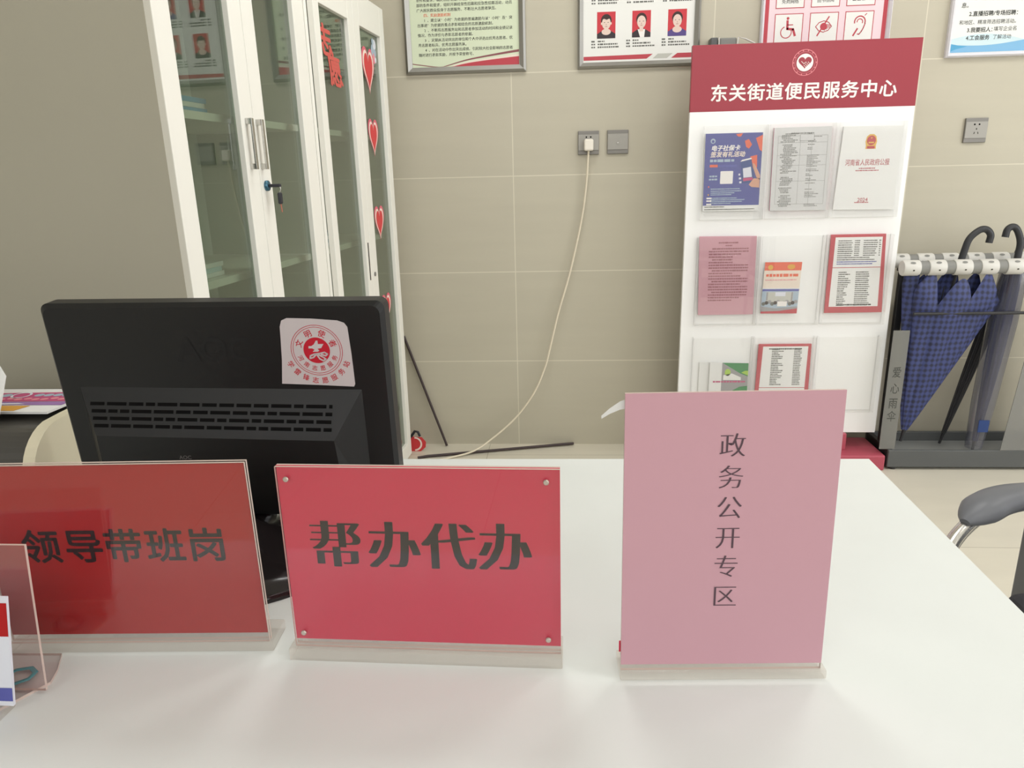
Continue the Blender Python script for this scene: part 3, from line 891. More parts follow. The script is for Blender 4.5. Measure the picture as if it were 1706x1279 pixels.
def d_rules(p, T, x0, z0):
    L = ['条件和要求，确定志愿者服务岗位的具体内容，建立',
         '部的条件和要求，组织开展经常性招募和应急性招募活动，动员',
         '广大居民群众投身于志愿服务，不断壮大志愿者队伍。',
         '  四、奖励激励机制',
         '  1、建立以“小时”为依据的普遍激励与以“小时”及“突',
         '出事迹”为依据的重点表彰相结合的志愿激励机制。',
         '  2、不断将志愿服务站和志愿者参加活动的时间和业绩记录',
         '情况，作为评价与表彰志愿者的依据。',
         '  3、定期从活动突出的单位和个人中评选出优秀志愿者、优',
         '秀志愿者标兵、优秀志愿服务队。',
         '  4、对在活动中作出突出成绩、引起较大社会影响的志愿者',
         '随时进行表彰奖励，并授予荣誉称号。']
    for i, s in enumerate(L[::-1]):
        z = 1.677 + 0.0181 * i - z0
        ind = 2 if s.startswith('  ') else 0
        s = s.strip()
        pc = (0.367 - ind * 0.0138) / max(len(s), 27 - ind)
        pc = 0.0136
        for j, chh in enumerate(s):
            p.text(chh, 0.0535 + (j + ind) * pc, z, 0.0136, WZ, 'ink_orange' if '四、' in s else 'ink_dark', T, 'l', bold=0.012, res=1)
    for i in range(18):
        rngl = random.Random(i)
        p.bars(0.055, 1.895 + i * 0.0181 - z0, rngl.uniform(0.2, 0.365), 0.011, WZ, 'ink_dark', T, rngl, 0.0136, 0.2)
    W_ = 0.484
    a, b = 0.026, W_ - 0.026
    bot = 0.0265
    f = lambda x: (x - a) / (b - a)
    top = lambda x: bot + 0.006 + 0.050 * max(0, min(1, (f(x) - 0.28) / 0.72)) ** 0.8 * (1.0) * (1 - 0.0 * f(x)) + 0.010 * max(0, 1 - f(x) / 0.28) ** 2 - 0.006 * math.exp(-((f(x) - 0.3) / 0.15) ** 2)
    wave(p, T, a, b, lambda x: bot, top, WZ, 'poster_maroon')
    wave(p, T, a, b, lambda x: bot, lambda x: top(x) - 0.0035 - 0.008 * max(0, f(x) - 0.3), WZ + .0002, 'poster_green')
    wave(p, T, a, b, lambda x: bot, lambda x: bot + max(0, (top(x) - bot) - 0.006 - 0.016 * max(0, f(x) - 0.3)) * (1 if f(x) > .36 else 0), WZ + .0004, 'poster_cream')
    wave(p, T, a, b, lambda x: bot, lambda x: bot + max(0, (top(x) - bot) - 0.010 - 0.022 * max(0, f(x) - 0.3)) * (1 if f(x) > .38 else 0), WZ + .0006, 'poster_red')
poster('silver framed pale green poster of printed rules beside the glass cabinet', -0.6235, 1.6045, 0.4855, 0.70, 0.026, 'poster_green', d_rules)

def portrait(p, T, x, z, wd, ht, hair, cloth, long_, wz=WZ):
    p.rect(x, z, x + wd, z + ht, wz, 'photo_red', T)
    cx = x + wd / 2
    # shoulders
    e = 0.0002
    p.poly([(x, z), (x + wd, z), (x + wd, z + ht * .17), (cx + wd * .28, z + ht * .27), (cx + wd * .12, z + ht * .33), (cx - wd * .12, z + ht * .33), (cx - wd * .28, z + ht * .27), (x, z + ht * .17)], wz + e, cloth, T)
    if long_ == 'collar':
        p.poly([(cx - wd * .2, z + ht * .30), (cx - wd * .06, z), (cx + wd * .06 + wd * .1, z), (cx + wd * .2, z + ht * .30)], wz + 2 * e, 'print_white', T)
    else:
        p.disc(cx, z + ht * .25, wd * .25, wz + 2 * e, 'photo_skin', T, 24, ht * .12)
    p.disc(cx, z + ht * .68, wd * .285, wz + 2 * e, hair, T, 28, ht * .235)
    p.rect(cx - wd * .1, z + ht * .22, cx + wd * .1, z + ht * .45, wz + 3 * e, 'photo_skin', T)
    p.disc(cx, z + ht * .575, wd * .235, wz + 4 * e, 'photo_skin', T, 28, ht * .235)
    if long_ == 'fringe':
        p.poly([(cx - wd * .26, z + ht * .70), (cx - wd * .12, z + ht * .74), (cx + wd * .02, z + ht * .70), (cx + wd * .2, z + ht * .75), (cx + wd * .26, z + ht * .68), (cx + wd * .22, z + ht * .84), (cx, z + ht * .9), (cx - wd * .22, z + ht * .84)], wz + 5 * e, hair, T)
        for sx_ in (-1, 1):
            p.disc(cx + sx_ * wd * .26, z + ht * .56, wd * .035, wz + 4 * e, 'photo_skin', T, 12, ht * .05)
    for sx_ in (-1, 1):
        p.disc(cx + sx_ * wd * .1, z + ht * .60, wd * .035, wz + 6 * e, 'photo_hair', T, 10, ht * .012)
    p.disc(cx, z + ht * .52, wd * .02, wz + 6 * e, 'photo_features', T, 10, ht * .022)
    p.disc(cx, z + ht * .45, wd * .07, wz + 6 * e, 'photo_features', T, 12, ht * .012)
def d_people(p, T, x0, z0):
    rng = random.Random(11)
    for r in range(4):
        for c_ in range(3):
            x = (0.144, 0.281, 0.4195)[c_] - x0; z = 1.714 + r * 0.157 - z0
            kind = (('photo_hair', 'photo_dark', 'fringe'), ('photo_hair', 'photo_dark', 'collar'), ('photo_hair', 'photo_purple', 'plain'))[(c_ + r) % 3]
            portrait(p, T, x, z, 0.072, 0.0955, *kind)
            for q in range(3):
                zz = z - 0.010 - q * 0.0105
                p.bars(x - 0.022, zz, 0.016, 0.0062, WZ, 'ink_grey', T, rng, 0.0072, 0.2)
                p.bars(x + 0.003, zz, (0.026, 0.082, 0.088)[q] * rng.uniform(0.8, 1.1), 0.0062, WZ, 'ink_grey', T, rng, 0.0072, 0.2)
    a = 0.024
    p.poly([(a, 0.030), (0.272, 0.030), (0.296, 0.047), (a, 0.044)], WZ, 'poster_red', T)
    p.poly([(0.296, 0.030), (0.352, 0.030), (0.374, 0.047), (0.316, 0.047)], WZ, 'poster_grey', T)
    p.poly([(0.368, 0.030), (0.452, 0.030), (0.452, 0.047), (0.392, 0.047)], WZ, 'poster_red', T)
poster('silver framed white poster with rows of red backed portrait photos', 0.068, 1.6055, 0.476, 0.70, 0.022, 'poster_white', d_people)

def d_service(p, T, x0, z0):
    p.rect(0.783 - x0, 0.02, 0.804 - x0, 0.66, WZ, 'poster_red', T)
    p.rect(1.233 - x0, 0.02, 1.248 - x0, 0.66, WZ, 'poster_red', T)
    caps = [['残疾人服务', '视力障碍服务', '听力障碍服务'], ['免费网络', '图书借阅', '']]
    for r in range(4):
        for c_ in range(3):
            bx = (0.828, 0.9605, 1.0925)[c_] - x0; bz = 1.640 + r * 0.156 - z0
            p.rect(bx, bz, bx + 0.108, bz + 0.138, WZ, 'poster_red', T)
            p.rect(bx + .003, bz + .003, bx + 0.105, bz + 0.135, WZ + .0002, 'poster_white', T)
            k_ = WZ + .0004
            cx, cz = bx + 0.054, bz + 0.088
            if r < 2 and caps[r][c_]:
                p.text(caps[r][c_], cx, bz + 0.024, 0.0160 if len(caps[r][c_]) < 6 else 0.0150, k_, 'ink_grey', T, 'c', bold=0.02, res=1)
            else:
                p.bars(bx + 0.022, bz + 0.024, 0.064, 0.0125, k_, 'ink_grey', T, random.Random(r * 3 + c_), 0.015, 0.15)
            if r == 0 and c_ == 0:
                p.disc(cx - .004, cz + .033, .0052, k_, 'poster_red', T, 16)
                p.ring(cx - .008, cz - .016, .022, .0035, k_, 'poster_red', T, 36, math.radians(110), math.radians(395))
                p.line([(cx - .005, cz + .024), (cx - .004, cz - .004), (cx + .018, cz - .006), (cx + .026, cz - .028)], .0085, k_ + .0001, 'poster_red', T)
                p.line([(cx - .004, cz + .010), (cx + .016, cz + .010)], .0035, k_ + .0001, 'poster_red', T)
            elif r == 0 and c_ == 1:
                up_ = [(cx - .03, cz), (cx - .018, cz + .014), (cx, cz + .02), (cx + .018, cz + .014), (cx + .03, cz)]
                p.line(up_, .003, k_, 'poster_red', T)
                p.line([(x_, 2 * cz - z_) for x_, z_ in up_], .003, k_, 'poster_red', T)
                p.disc(cx, cz, .013, k_, 'poster_red', T, 24)
                p.line([(cx - .022, cz - .032), (cx + .018, cz + .034)], .005, k_ + .0001, 'poster_red', T)
                for q in range(4):
                    p.line([(cx + .004 + q * .006, cz - .014 + q * .003), (cx + .014 + q * .004, cz + .008 - q * .001)], .0025, k_ + .0001, 'poster_red', T)
            elif r == 0 and c_ == 2:
                p.ring(cx + .003, cz + .012, .022, .0045, k_, 'poster_red', T, 30, math.radians(-20), math.radians(195))
                p.ring(cx + .003, cz + .012, .012, .0035, k_, 'poster_red', T, 24, math.radians(-30), math.radians(190))
                p.line([(cx + .0235, cz + .006), (cx + .018, cz - .010), (cx + .012, cz - .022), (cx + .004, cz - .032), (cx - .002, cz - .031)], .004, k_, 'poster_red', T)
                p.line([(cx - .018, cz - .036), (cx - .004, cz - .012)], .006, k_, 'poster_red', T)
                p.line([(cx + .020, cz + .034), (cx + .026, cz + .040)], .003, k_, 'poster_red', T)
            else:
                p.disc(cx, cz, .022, k_, 'poster_red', T, 30)
                p.disc(cx, cz, .016, k_ + .0001, 'poster_white', T, 30)
                p.line([(cx - .012, cz - .012), (cx + .012, cz + .012)], .004, k_ + .0002, 'poster_red', T)
poster('pink poster with red pictogram boxes, partly behind the red stand top', 0.774, 1.600, 0.490, 0.70, 0.014, 'poster_pink', d_service, 'frame_white')

def d_jobs(p, T, x0, z0):
    def tl(s_, x, z, size, bold, pc=None):
        p.text(s_, x - x0, z - z0, size, WZ, 'ink_dark', T, 'l', bold=bold, res=2)
    tl('息。', 1.520, 1.783, .0195, .008)
    tl('2.直播招聘/专场招聘：', 1.552, 1.753, .0190, .022)
    tl('和地区、精准筛选招聘活动。', 1.520, 1.7235, .0168, .004)
    tl('3.我要招人：', 1.552, 1.6965, .0185, .022)
    tl('填写企业名', 1.650, 1.6980, .0172, .004)
    tl('4.工会服务', 1.552, 1.6690, .0185, .022)
    tl('了解活动', 1.650, 1.6700, .0172, .004)
    for i in range(22):
        r_ = random.Random(i + 40)
        p.bars(0.04 + (0.03 if i % 3 == 0 else 0), 1.812 + i * 0.0262 - z0, r_.uniform(0.25, 0.4), 0.0135, WZ, 'ink_dark', T, r_, 0.0175, 0.2)
    a, b = 0.018, 0.482
    f = lambda x: (x - a) / (b - a)
    wave(p, T, a, b, lambda x: 0.018, lambda x: 0.060 + 0.022 * math.sin(f(x) * 5.0 + 0.3), WZ - .0001, 'poster_pale_blue')
    wave(p, T, a, b, lambda x: 0.018, lambda x: 0.046 - 0.010 * math.sin(f(x) * 5.4) + 0.02 * f(x), WZ + .0002, 'poster_blue')
    p.poly([(a, 0.022), (a + 0.02, 0.030), (a + 0.06, 0.039), (a + 0.03, 0.043), (a, 0.049)], WZ + .0004, 'poster_deep_blue', T)
poster('white framed poster with a blue wave at the top right corner of the picture', 1.482, 1.600, 0.50, 0.70, 0.016, 'poster_white', d_jobs, 'frame_white')

# ------------------------------------------------------------------ sockets, plug and cable
def socket(label, x, z, kind):
    t = thing('wall_socket', label, 'socket', (x, D - 0.0003, z))
    T = fr((0, 0, 0))
    m = MB(); m.box((-0.043, -0.009, -0.0465), (0.043, 0, 0.0465), 'steel_plate', 0.002); m.build('face_plate', t)
    m = MB(); m.box((-0.0415, -0.0115, -0.030), (0.0415, -0.0088, 0.032), 'steel_module', 0.001)
    if kind != 'blank':
        for sx_ in (-1, 1):
            m.prism(rrect(sx_ * 0.009 - 0.003, 0.019, sx_ * 0.009 + 0.003, 0.025, 0.001, 2), 0.0115, 0.0118, 'dark_slot', T)
            if kind == 'open':
                m.prism([(sx_ * 0.008 - 0.0015, -0.014), (sx_ * 0.008 + 0.0015, -0.014), (sx_ * 0.006 + 0.0015, -0.006), (sx_ * 0.006 - 0.0015, -0.006)], 0.0115, 0.0118, 'gap_dark', T)
        if kind == 'open':
            m.prism([(-0.002, 0.002), (0.002, 0.002), (0.002, 0.008), (-0.002, 0.008)], 0.0115, 0.0118, 'gap_dark', T)
    else:
        m.prism(rrect(-0.006, -0.008, 0.006, 0.003, 0.002, 2), 0.0115, 0.0135, 'steel_module', T)
        m.prism(rrect(-0.003, -0.005, 0.003, -0.001, 0.001, 2), 0.0135, 0.0138, 'clip_white', T)
    m.build('socket_module', t)
    return t
socket('silver wall socket holding a white plug', 0.113, 1.3245, 'plug')
socket('silver blank outlet plate right of the plugged socket', 0.2325, 1.3250, 'blank')
socket('silver five hole wall socket at the far right above the umbrellas', 1.639, 1.332, 'open')
t = thing('power_cable', 'white power plug with a long cable drooping down the tiled wall', 'cable', (0.113, D - 0.0125, 1.318))
m = MB(); m.box((-0.019, -0.034, -0.026), (0.019, 0.0, 0.020), 'plug_white', 0.007, seg=3); m.build('plug', t)
CP = [(0.113, D - .03, 1.293), (0.110, D - .026, 1.25), (0.106, D - .022, 1.177), (0.088, D - .02, 1.031), (0.038, D - .024, 0.803), (-0.015, D - .03, 0.62), (-0.054, D - .032, 0.457), (-0.077, D - .034, 0.374), (-0.126, D - .04, 0.261), (-0.211, D - .05, 0.146), (-0.32, D - .08, 0.055), (-0.40, D - .13, 0.016), (-0.50, D - .185, 0.006), (-0.62, D - .26, 0.006), (-0.72, D - .36, 0.006)]
m = MB(); m.tube(smooth_path([Vector(p) - Vector((0.113, D - 0.0125, 1.318)) for p in CP], 8), 0.0042, 'cable_white', 8); m.build('cord', t)

# dark rods
m = MB(); m.tube([(-0.535, D - .03, 0.004), (-0.708, D - .008, 0.52)], 0.0058, 'stick_dark', 8)
tag(m.build('metal_rod'), 'thin dark rod leaning on the tiled wall beside the cabinet', 'rod')
m = MB(); m.tube([(-0.642, 2.978, 0.007), (-0.60, 2.996, 0.007), (0.052, D - .016, 0.010)], 0.0065, 'stick_dark', 8)
tag(m.build('metal_rod'), 'thin dark rod lying on the floor along the tiled wall', 'rod')

# small wall gadget peeking over the stand
t = thing('wall_dispenser', 'small grey wall fixture with a white strap peeking over the stand top', 'fixture', (0.58, D - 0.0005, 1.60))
m = MB(); m.box((0.0, -0.05, 0.0), (0.028, 0, 0.097), 'rack_grey', 0.004); m.box((0.034, -0.05, 0.0), (0.1, 0, 0.095), 'clip_grey', 0.006); m.build('housing', t)
m = MB(); m.tube([(0.031, -0.053, 0.0), (0.031, -0.053, 0.096)], 0.003, 'clip_white', 8); m.build('strap', t)
m = MB(); m.tube([(0.096, -0.053, 0.0), (0.104, -0.053, 0.094), (0.13, -0.053, 0.088), (0.165, -0.053, 0.072), (0.19, -0.053, 0.04)], 0.003, 'clip_white', 8); m.build('strap', t)

# ------------------------------------------------------------------ brochure stand
SX0, SY0, SW = 0.4845, 2.95, 0.8190
t = thing('brochure_stand', 'tall white brochure stand with a red header and clear pockets', 'stand', (SX0, SY0, 0))
STAND = t
T = fr((0, 0, 0))
m = MB(); m.box((0, 0, 0.137), (SW, 0.022, 1.4165), 'board_white', 0.001); m.build('board', t)
m = MB(); m.box((0, 0, 1.4165), (SW, 0.022, 1.6478), 'board_red', 0.001)
k = 0.0006
m.text('东关街道便民服务中心', 0.4095, 1.4805 - 0.0, 0.0655, k, 'print_white', T, 'c', bold=0.020, res=3, pitch=0.0678, sx=1.0, sy=0.95)
LX, LZ = 0.4085, 1.5765
m.ring(LX, LZ, 0.0450, 0.0025, k, 'logo_pink', T)
m.ring(LX, LZ, 0.0370, 0.0012, k, 'logo_pink', T)
m.disc(LX, LZ, 0.0300, k, 'print_white', T)
for i in range(14):
    a = 2 * math.pi * i / 14
    m.rect(LX + .0408 * math.cos(a) - .002, LZ + .0408 * math.sin(a) - .002, LX + .0408 * math.cos(a) + .002, LZ + .0408 * math.sin(a) + .002, k, 'logo_pink', T)
m.poly([(LX + x * .050, LZ + y * .042 - .001) for x, y in heart_pts()][::-1], k + .0003, 'board_red', T)
for q in range(4):
    m.line([(LX - .004 + q * .005, LZ - .008 + q * .0035), (LX + .004 + q * .004, LZ - .016 + q * .004)], .0014, k + .0006, 'print_white', T)
m.line([(LX - .013, LZ + .004), (LX - .004, LZ - .004), (LX + .004, LZ + .002)], .0016, k + .0006, 'print_white', T)
m.build('header_panel', t, label='red header panel with white characters and a round emblem')
m = MB(); m.box((0.02, -0.085, 0), (SW + 0.018, 0.135, 0.066), 'plinth_red', 0.006); m.build('plinth', t, label='red floor plinth')
m = MB(); m.box((0.05, -0.02, 0.066), (SW - 0.12, 0.05, 0.137), 'plinth_red', 0.003); m.build('plinth_step', t)
POCK = []
for r, (z0, z1) in enumerate(((1.020, 1.366), (0.604, 0.957), (0.236, 0.555))):
    for c_, (xa, xb) in enumerate(((0.534, 0.772), (0.778, 1.018), (1.030, 1.272))):
        m = MB()
        a, b = xa - SX0, xb - SX0
        d = 0.034
        m.box((a, -d, z0), (b, -d + 0.002, z1 - 0.002), 'pocket_clear')
        m.box((a, -d + 0.002, z0), (a + 0.002, 0, z1 - 0.002), 'pocket_clear')
        m.box((b - 0.002, -d + 0.002, z0), (b, 0, z1 - 0.002), 'pocket_clear')
        m.box((a + 0.002, -d + 0.002, z0), (b - 0.002, 0, z0 + 0.002), 'pocket_clear')
        m.build('clear_pocket', t)

def leaf(name, label, cat, quad, thick, paper, draw, y=2.937, edge=None, lean=0.006):
    # quad: world (x, z) TL TR BR BL
    x0, z0 = quad[3]
    m = MB()
    T = fr((0, 0, 0), (1, 0, 0), (0, 0, 1))
    P = [(quad[i][0] - x0, quad[i][1] - z0) for i in (3, 2, 1, 0)]
    m.prism(P, -thick, 0, paper, T, edge)
    def at(u, v):
        bx = P[0][0] + (P[1][0] - P[0][0]) * u; bz = P[0][1] + (P[1][1] - P[0][1]) * u
        tx_ = P[3][0] + (P[2][0] - P[3][0]) * u; tz = P[3][1] + (P[2][1] - P[3][1]) * u
        return (bx + (tx_ - bx) * v, bz + (tz - bz) * v)
    draw(m, T, at, P[1][0] - P[0][0], P[3][1] - P[0][1])
    o = m.build(name, None, (x0, y, z0))
    return tag(o, label, cat)
def uvpoly(m, T, at, pts, wz, mt):
    m.poly([at(*p) for p in pts], wz, mt, T)
def uvrect(m, T, at, u0, v0, u1, v1, wz, mt):
    uvpoly(m, T, at, [(u0, v0), (u1, v0), (u1, v1), (u0, v1)], wz, mt)

def d_blue(m, T, at, W_, H_):
    e = 0.0004
    R = lambda *a: uvrect(m, T, at, *a)
    R(0, 0.075, 1, 1, e, 'brochure_blue')
    X = lambda u, v: at(u, v)
    m.text('电子社保卡', *X(.105, .815), .0215, 2 * e, 'print_white', T, 'l', bold=.03, shear=.2)
    m.text('签发有礼活动', *X(.095, .735), .0215, 2 * e, 'poster_cream', T, 'l', bold=.03, shear=.2)
    m.bars(*X(.095, .655), .095, .011, 2 * e, 'decal_blue', T, random.Random(1), .012, .15)
    R(.095, .572, .235, .605, 2 * e, 'brochure_orange'); R(.245, .575, .58, .60, 2 * e, 'card_blue')
    m.prism(rrect(X(.29, 0)[0] - .001, X(0, .355)[1], X(.51, 0)[0], X(0, .52)[1], .003, 3), 0, 2 * e, 'print_white', T)
    m.bars(*X(.095, .455), .032, .007, 2 * e, 'decal_blue', T, random.Random(2), .009, .15)
    m.bars(*X(.09, .415), .032, .007, 2 * e, 'decal_blue', T, random.Random(3), .009, .15)
    m.disc(*X(.135, .905), .0092, 2 * e, 'decal_blue', T); m.disc(*X(.135, .90), .0050, 3 * e, 'brochure_blue', T)
    uvpoly(m, T, at, [(.69, .90), (.76, .92), (.82, .85), (.77, .80), (.72, .82)], 2 * e, 'brochure_orange')
    uvpoly(m, T, at, [(.88, .93), (1, .97), (1, .76), (.96, .78)], 2 * e, 'brochure_orange')
    uvpoly(m, T, at, [(.53, .985), (.65, .995), (.62, .955), (.57, .955)], 2 * e, 'brochure_orange')
    uvpoly(m, T, at, [(.80, .70), (.92, .72), (.93, .56), (.85, .55)], 2 * e, 'brochure_orange')
    uvpoly(m, T, at, [(.63, .64), (.82, .68), (.90, .42), (.86, .36), (.68, .36)], 3 * e, 'phone_blue')
    uvpoly(m, T, at, [(.68, .55), (.82, .57), (.85, .44), (.70, .43)], 4 * e, 'card_white')
    uvpoly(m, T, at, [(.69, .425), (.86, .435), (.87, .40), (.70, .385)], 4 * e, 'print_magenta')
    uvpoly(m, T, at, [(.63, .635), (.66, .66), (.82, .685), (.83, .668)], 4 * e, 'print_white')
    uvpoly(m, T, at, [(.85, .62), (.89, .60), (.99, .46), (.99, .40), (.93, .43), (.86, .56)], 4 * e, 'skin_print')
    uvpoly(m, T, at, [(.88, .42), (.99, .42), (.99, .30), (.85, .31), (.80, .34)], 4 * e, 'skin_print')
    R(.63, .36, .67, .385, 4 * e, 'card_white'); R(.62, .41, .66, .435, 4 * e, 'card_white'); R(.61, .46, .64, .485, 4 * e, 'card_white')
    m.line([X(.7, .16), X(.85, .25), X(.99, .30)], .0008, 3 * e, 'card_blue', T)
    rg = random.Random(5)
    for v, wd in ((.29, .11), (.262, .115), (.238, .09), (.215, .08), (.17, .10), (.147, .13), (.124, .12), (.1, .08)):
        m.bars(*X(.13, v), wd, .0036, 2 * e, 'decal_blue', T, rg, .006, .1)
    for v in (.17, .135, .09):
        R(.06, v - .010, .15, v + .010, 3 * e, 'print_white')
    R(.08, .31, .1, .33, 3 * e, 'brochure_orange'); R(.08, .205, .1, .225, 3 * e, 'print_yellow')
    m.bars(*X(.03, .055), .075, .0035, 2 * e, 'ink_grey', T, rg, .006, .1)
    m.bars(*X(.03, .022), .19, .0035, 2 * e, 'ink_grey', T, rg, .006, .1)
leaf('leaflet', 'blue and orange leaflet at the top left of the stand', 'leaflet', [(0.545, 1.338), (0.757, 1.338), (0.759, 1.052), (0.547, 1.053)], 0.006, 'white_paper', d_blue)

def d_table(m, T, at, W_, H_):
    e = 0.0004
    rg = random.Random(9)
    for v in [0.055 + 0.0185 * i for i in range(48)]:
        if rg.random() < .9:
            u0 = rg.uniform(.12, .2)
            m.bars(*at(u0, v), W_ * rg.uniform(.14, .26), .0042, e, 'ink_faint', T, rg, .006, .15)
        if rg.random() < .6:
            m.bars(*at(.60, v), W_ * rg.uniform(.05, .25), .0034, e, 'ink_faint', T, rg, .006, .15)
    for u in (.08, .47, .67, .94):
        m.line([at(u, .08), at(u, .90)], .0008, e, 'ink_faint', T)
    for v in (.08, .36, .55, .67, .82, .90):
        m.line([at(.08, v), at(.94, v)], .0008, e, 'ink_faint', T)
    uvrect(m, T, at, .46, .84, .70, .915, e * 2, 'table_grey')
    m.line([at(.46, .84), at(.70, .84), at(.70, .915), at(.46, .915), at(.46, .84)], .001, e * 3, 'ink_faint', T)
    m.bars(*at(.3, .93), W_ * .4, .005, e, 'ink_faint', T, rg, .007, .15)
leaf('leaflet', 'white sheet with a grey printed table in the top middle pocket', 'leaflet', [(0.797, 1.352), (1.008, 1.353), (1.012, 1.049), (0.802, 1.050)], 0.008, 'table_grey', d_table, edge='print_magenta')

def d_gaz(m, T, at, W_, H_):
    e = 0.0004
    x, z = at(.49, .82)
    m.prism([(x + a * .021, z + b * .026) for a, b in ((-.9, -1), (.9, -1), (.85, -.55), (1, 0), (.8, .7), (.35, 1), (-.35, 1), (-.8, .7), (-1, 0), (-.85, -.55))], 0, e, 'gold_print', T)
    m.disc(x, z + .004, .016, 2 * e, 'poster_red', T, 28, .017)
    m.rect(x - .014, z - .025, x + .014, z - .016, 2 * e, 'poster_red', T)
    m.disc(x, z + .013, .003, 3 * e, 'gold_print', T, 5)
    m.rect(x - .010, z - .006, x + .010, z - .001, 3 * e, 'gold_print', T)
    m.text('河南省人民政府公报', *at(.47, .575), .0200, e, 'ink_gazette', T, 'c', bold=.006, sx=.90, sy=1.25)
    m.bars(*at(.34, .502), .06, .004, e, 'ink_gazette', T, random.Random(2), .006, .15)
    m.bars(*at(.29, .475), .085, .004, e, 'ink_gazette', T, random.Random(3), .006, .15)
    m.text('2024', *at(.47, .125), .0195, e, 'ink_gazette', T, 'c', bold=.01)
    m.bars(*at(.34, .088), .055, .004, e, 'ink_gazette', T, random.Random(4), .006, .15)
leaf('booklet', 'white gazette booklet with a red emblem in the top right pocket', 'booklet', [(1.051, 1.350), (1.266, 1.348), (1.263, 1.046), (1.039, 1.049)], 0.010, 'white_paper', d_gaz)

def d_pinkdoc(m, T, at, W_, H_):
    e = 0.0004; rg = random.Random(6)
    m.bars(*at(.34, .92), W_ * .36, .006, e, 'ink_rose', T, rg, .007, .12)
    m.bars(*at(.46, .885), W_ * .12, .005, e, 'ink_rose', T, rg, .007, .12)
    v = .845; i = 0
    while v > .16:
        end = rg.choice((.88, .88, .88, .75, .6))
        st_ = .22 if i % 4 else .28
        m.bars(*at(st_ - .05, v), W_ * (end - st_ + .05), .0058, e, 'ink_rose', T, rg, .008, .12)
        v -= .0345; i += 1
leaf('leaflet', 'pink typed sheet in the middle left pocket of the stand', 'leaflet', [(0.540, 0.957), (0.761, 0.955), (0.766, 0.646), (0.549, 0.645)], 0.005, 'pink_sheet', d_pinkdoc)

def d_orange(m, T, at, W_, H_):
    e = 0.0004; R = lambda *a: uvrect(m, T, at, *a)
    R(0, .84, 1, 1, e, 'brochure_orange'); R(0, .50, 1, .84, e, 'poster_cream')
    m.disc(*at(.72, .91), .015, 2 * e, 'print_yellow', T, 20, .01); m.disc(*at(.16, .90), .010, 2 * e, 'gold_print', T, 20)
    m.bars(*at(.06, .745), W_ * .9, .012, 2 * e, 'brochure_orange', T, random.Random(2), .011, .2)
    m.bars(*at(.05, .655), W_ * .85, .004, 2 * e, 'print_pink', T, random.Random(3), .006, .2)
    R(0, 0, 1, .48, e, 'decal_blue'); R(0, .44, 1, .48, 2 * e, 'card_blue')
    R(.12, .22, .85, .42, 2 * e, 'poster_grey'); R(.12, .26, .16, .42, 3 * e, 'print_grey'); R(.8, .24, .84, .42, 3 * e, 'print_grey'); R(.36, .34, .64, .42, 3 * e, 'card_white')
    for i in range(12):
        m.disc(*at(.06 + i * .08, .19 + .02 * (i % 3)), .0075, 3 * e, ('ink_grey', 'photo_hair', 'print_grey')[i % 3], T, 12)
    uvpoly(m, T, at, [(0, .14), (.4, .10), (.7, .12), (1, .14), (1, .04), (0, .04)], 4 * e, 'print_grey')
    R(.44, .14, .70, .24, 4 * e, 'print_white')
    uvpoly(m, T, at, [(0, 0), (1, 0), (1, .10), (.5, .05), (0, .04)], 5 * e, 'poster_red')
leaf('leaflet', 'small orange leaflet with a meeting photo in the middle pocket', 'leaflet', [(0.800, 0.853), (0.942, 0.852), (0.937, 0.648), (0.795, 0.649)], 0.004, 'white_paper', d_orange)

def notice(seed, flip):
    def d(m, T, at, W_, H_):
        e = 0.0004; rg = random.Random(seed)
        P = [at(.065, .08), at(.92, .08), at(.94, .965), at(.085, .965)]
        m.prism(P, 0, e, 'white_paper', T)
        uvrect(m, T, at, .07, .58 if not flip else .34, .93, .588 if not flip else .348, 2 * e, 'poster_red')
        vs_ = [.10 + .0265 * i for i in range(32)]
        for v in vs_:
            if abs(v - (.58 if not flip else .34)) < .03:
                continue
            if (not flip and v > .73) or (flip and v < .2):
                for u, L in ((.14, .26), (.44, .1), (.6, .26), (.88, .04)):
                    m.bars(*at(u, v), W_ * L * rg.uniform(.8, 1), .0042, 2 * e, 'ink_grey', T, rg, .006, .12)
            elif (not flip and .60 < v < .72):
                m.bars(*at(.14, v), W_ * rg.uniform(.5, .76), .0042, 2 * e, 'ink_grey' if v > .66 else 'card_blue', T, rg, .006, .12)
            else:
                m.bars(*at(.19 if not flip else .26, v), W_ * .16 * rg.uniform(.7, 1.4), .0045, 2 * e, 'ink_grey', T, rg, .006, .12)
                m.bars(*at(.50 if not flip else .68, v), W_ * (.26 if not flip else .15) * rg.uniform(.8, 1), .0045, 2 * e, 'ink_grey', T, rg, .006, .12)
        m.bars(*at(.2, .93 if flip else .105), W_ * .6, .006, 2 * e, 'ink_dark', T, rg, .007, .12)
    return d
leaf('leaflet', 'red bordered notice in the middle right pocket of the stand', 'leaflet', [(1.043, 0.955), (1.249, 0.955), (1.267, 0.649), (1.045, 0.648)], 0.006, 'poster_red', notice(21, False))
leaf('leaflet', 'red bordered notice in the bottom middle pocket, half hidden by the pink sign', 'leaflet', [(0.799, 0.522), (1.008, 0.522), (1.012, 0.242), (0.795, 0.242)], 0.006, 'poster_red', notice(22, True))

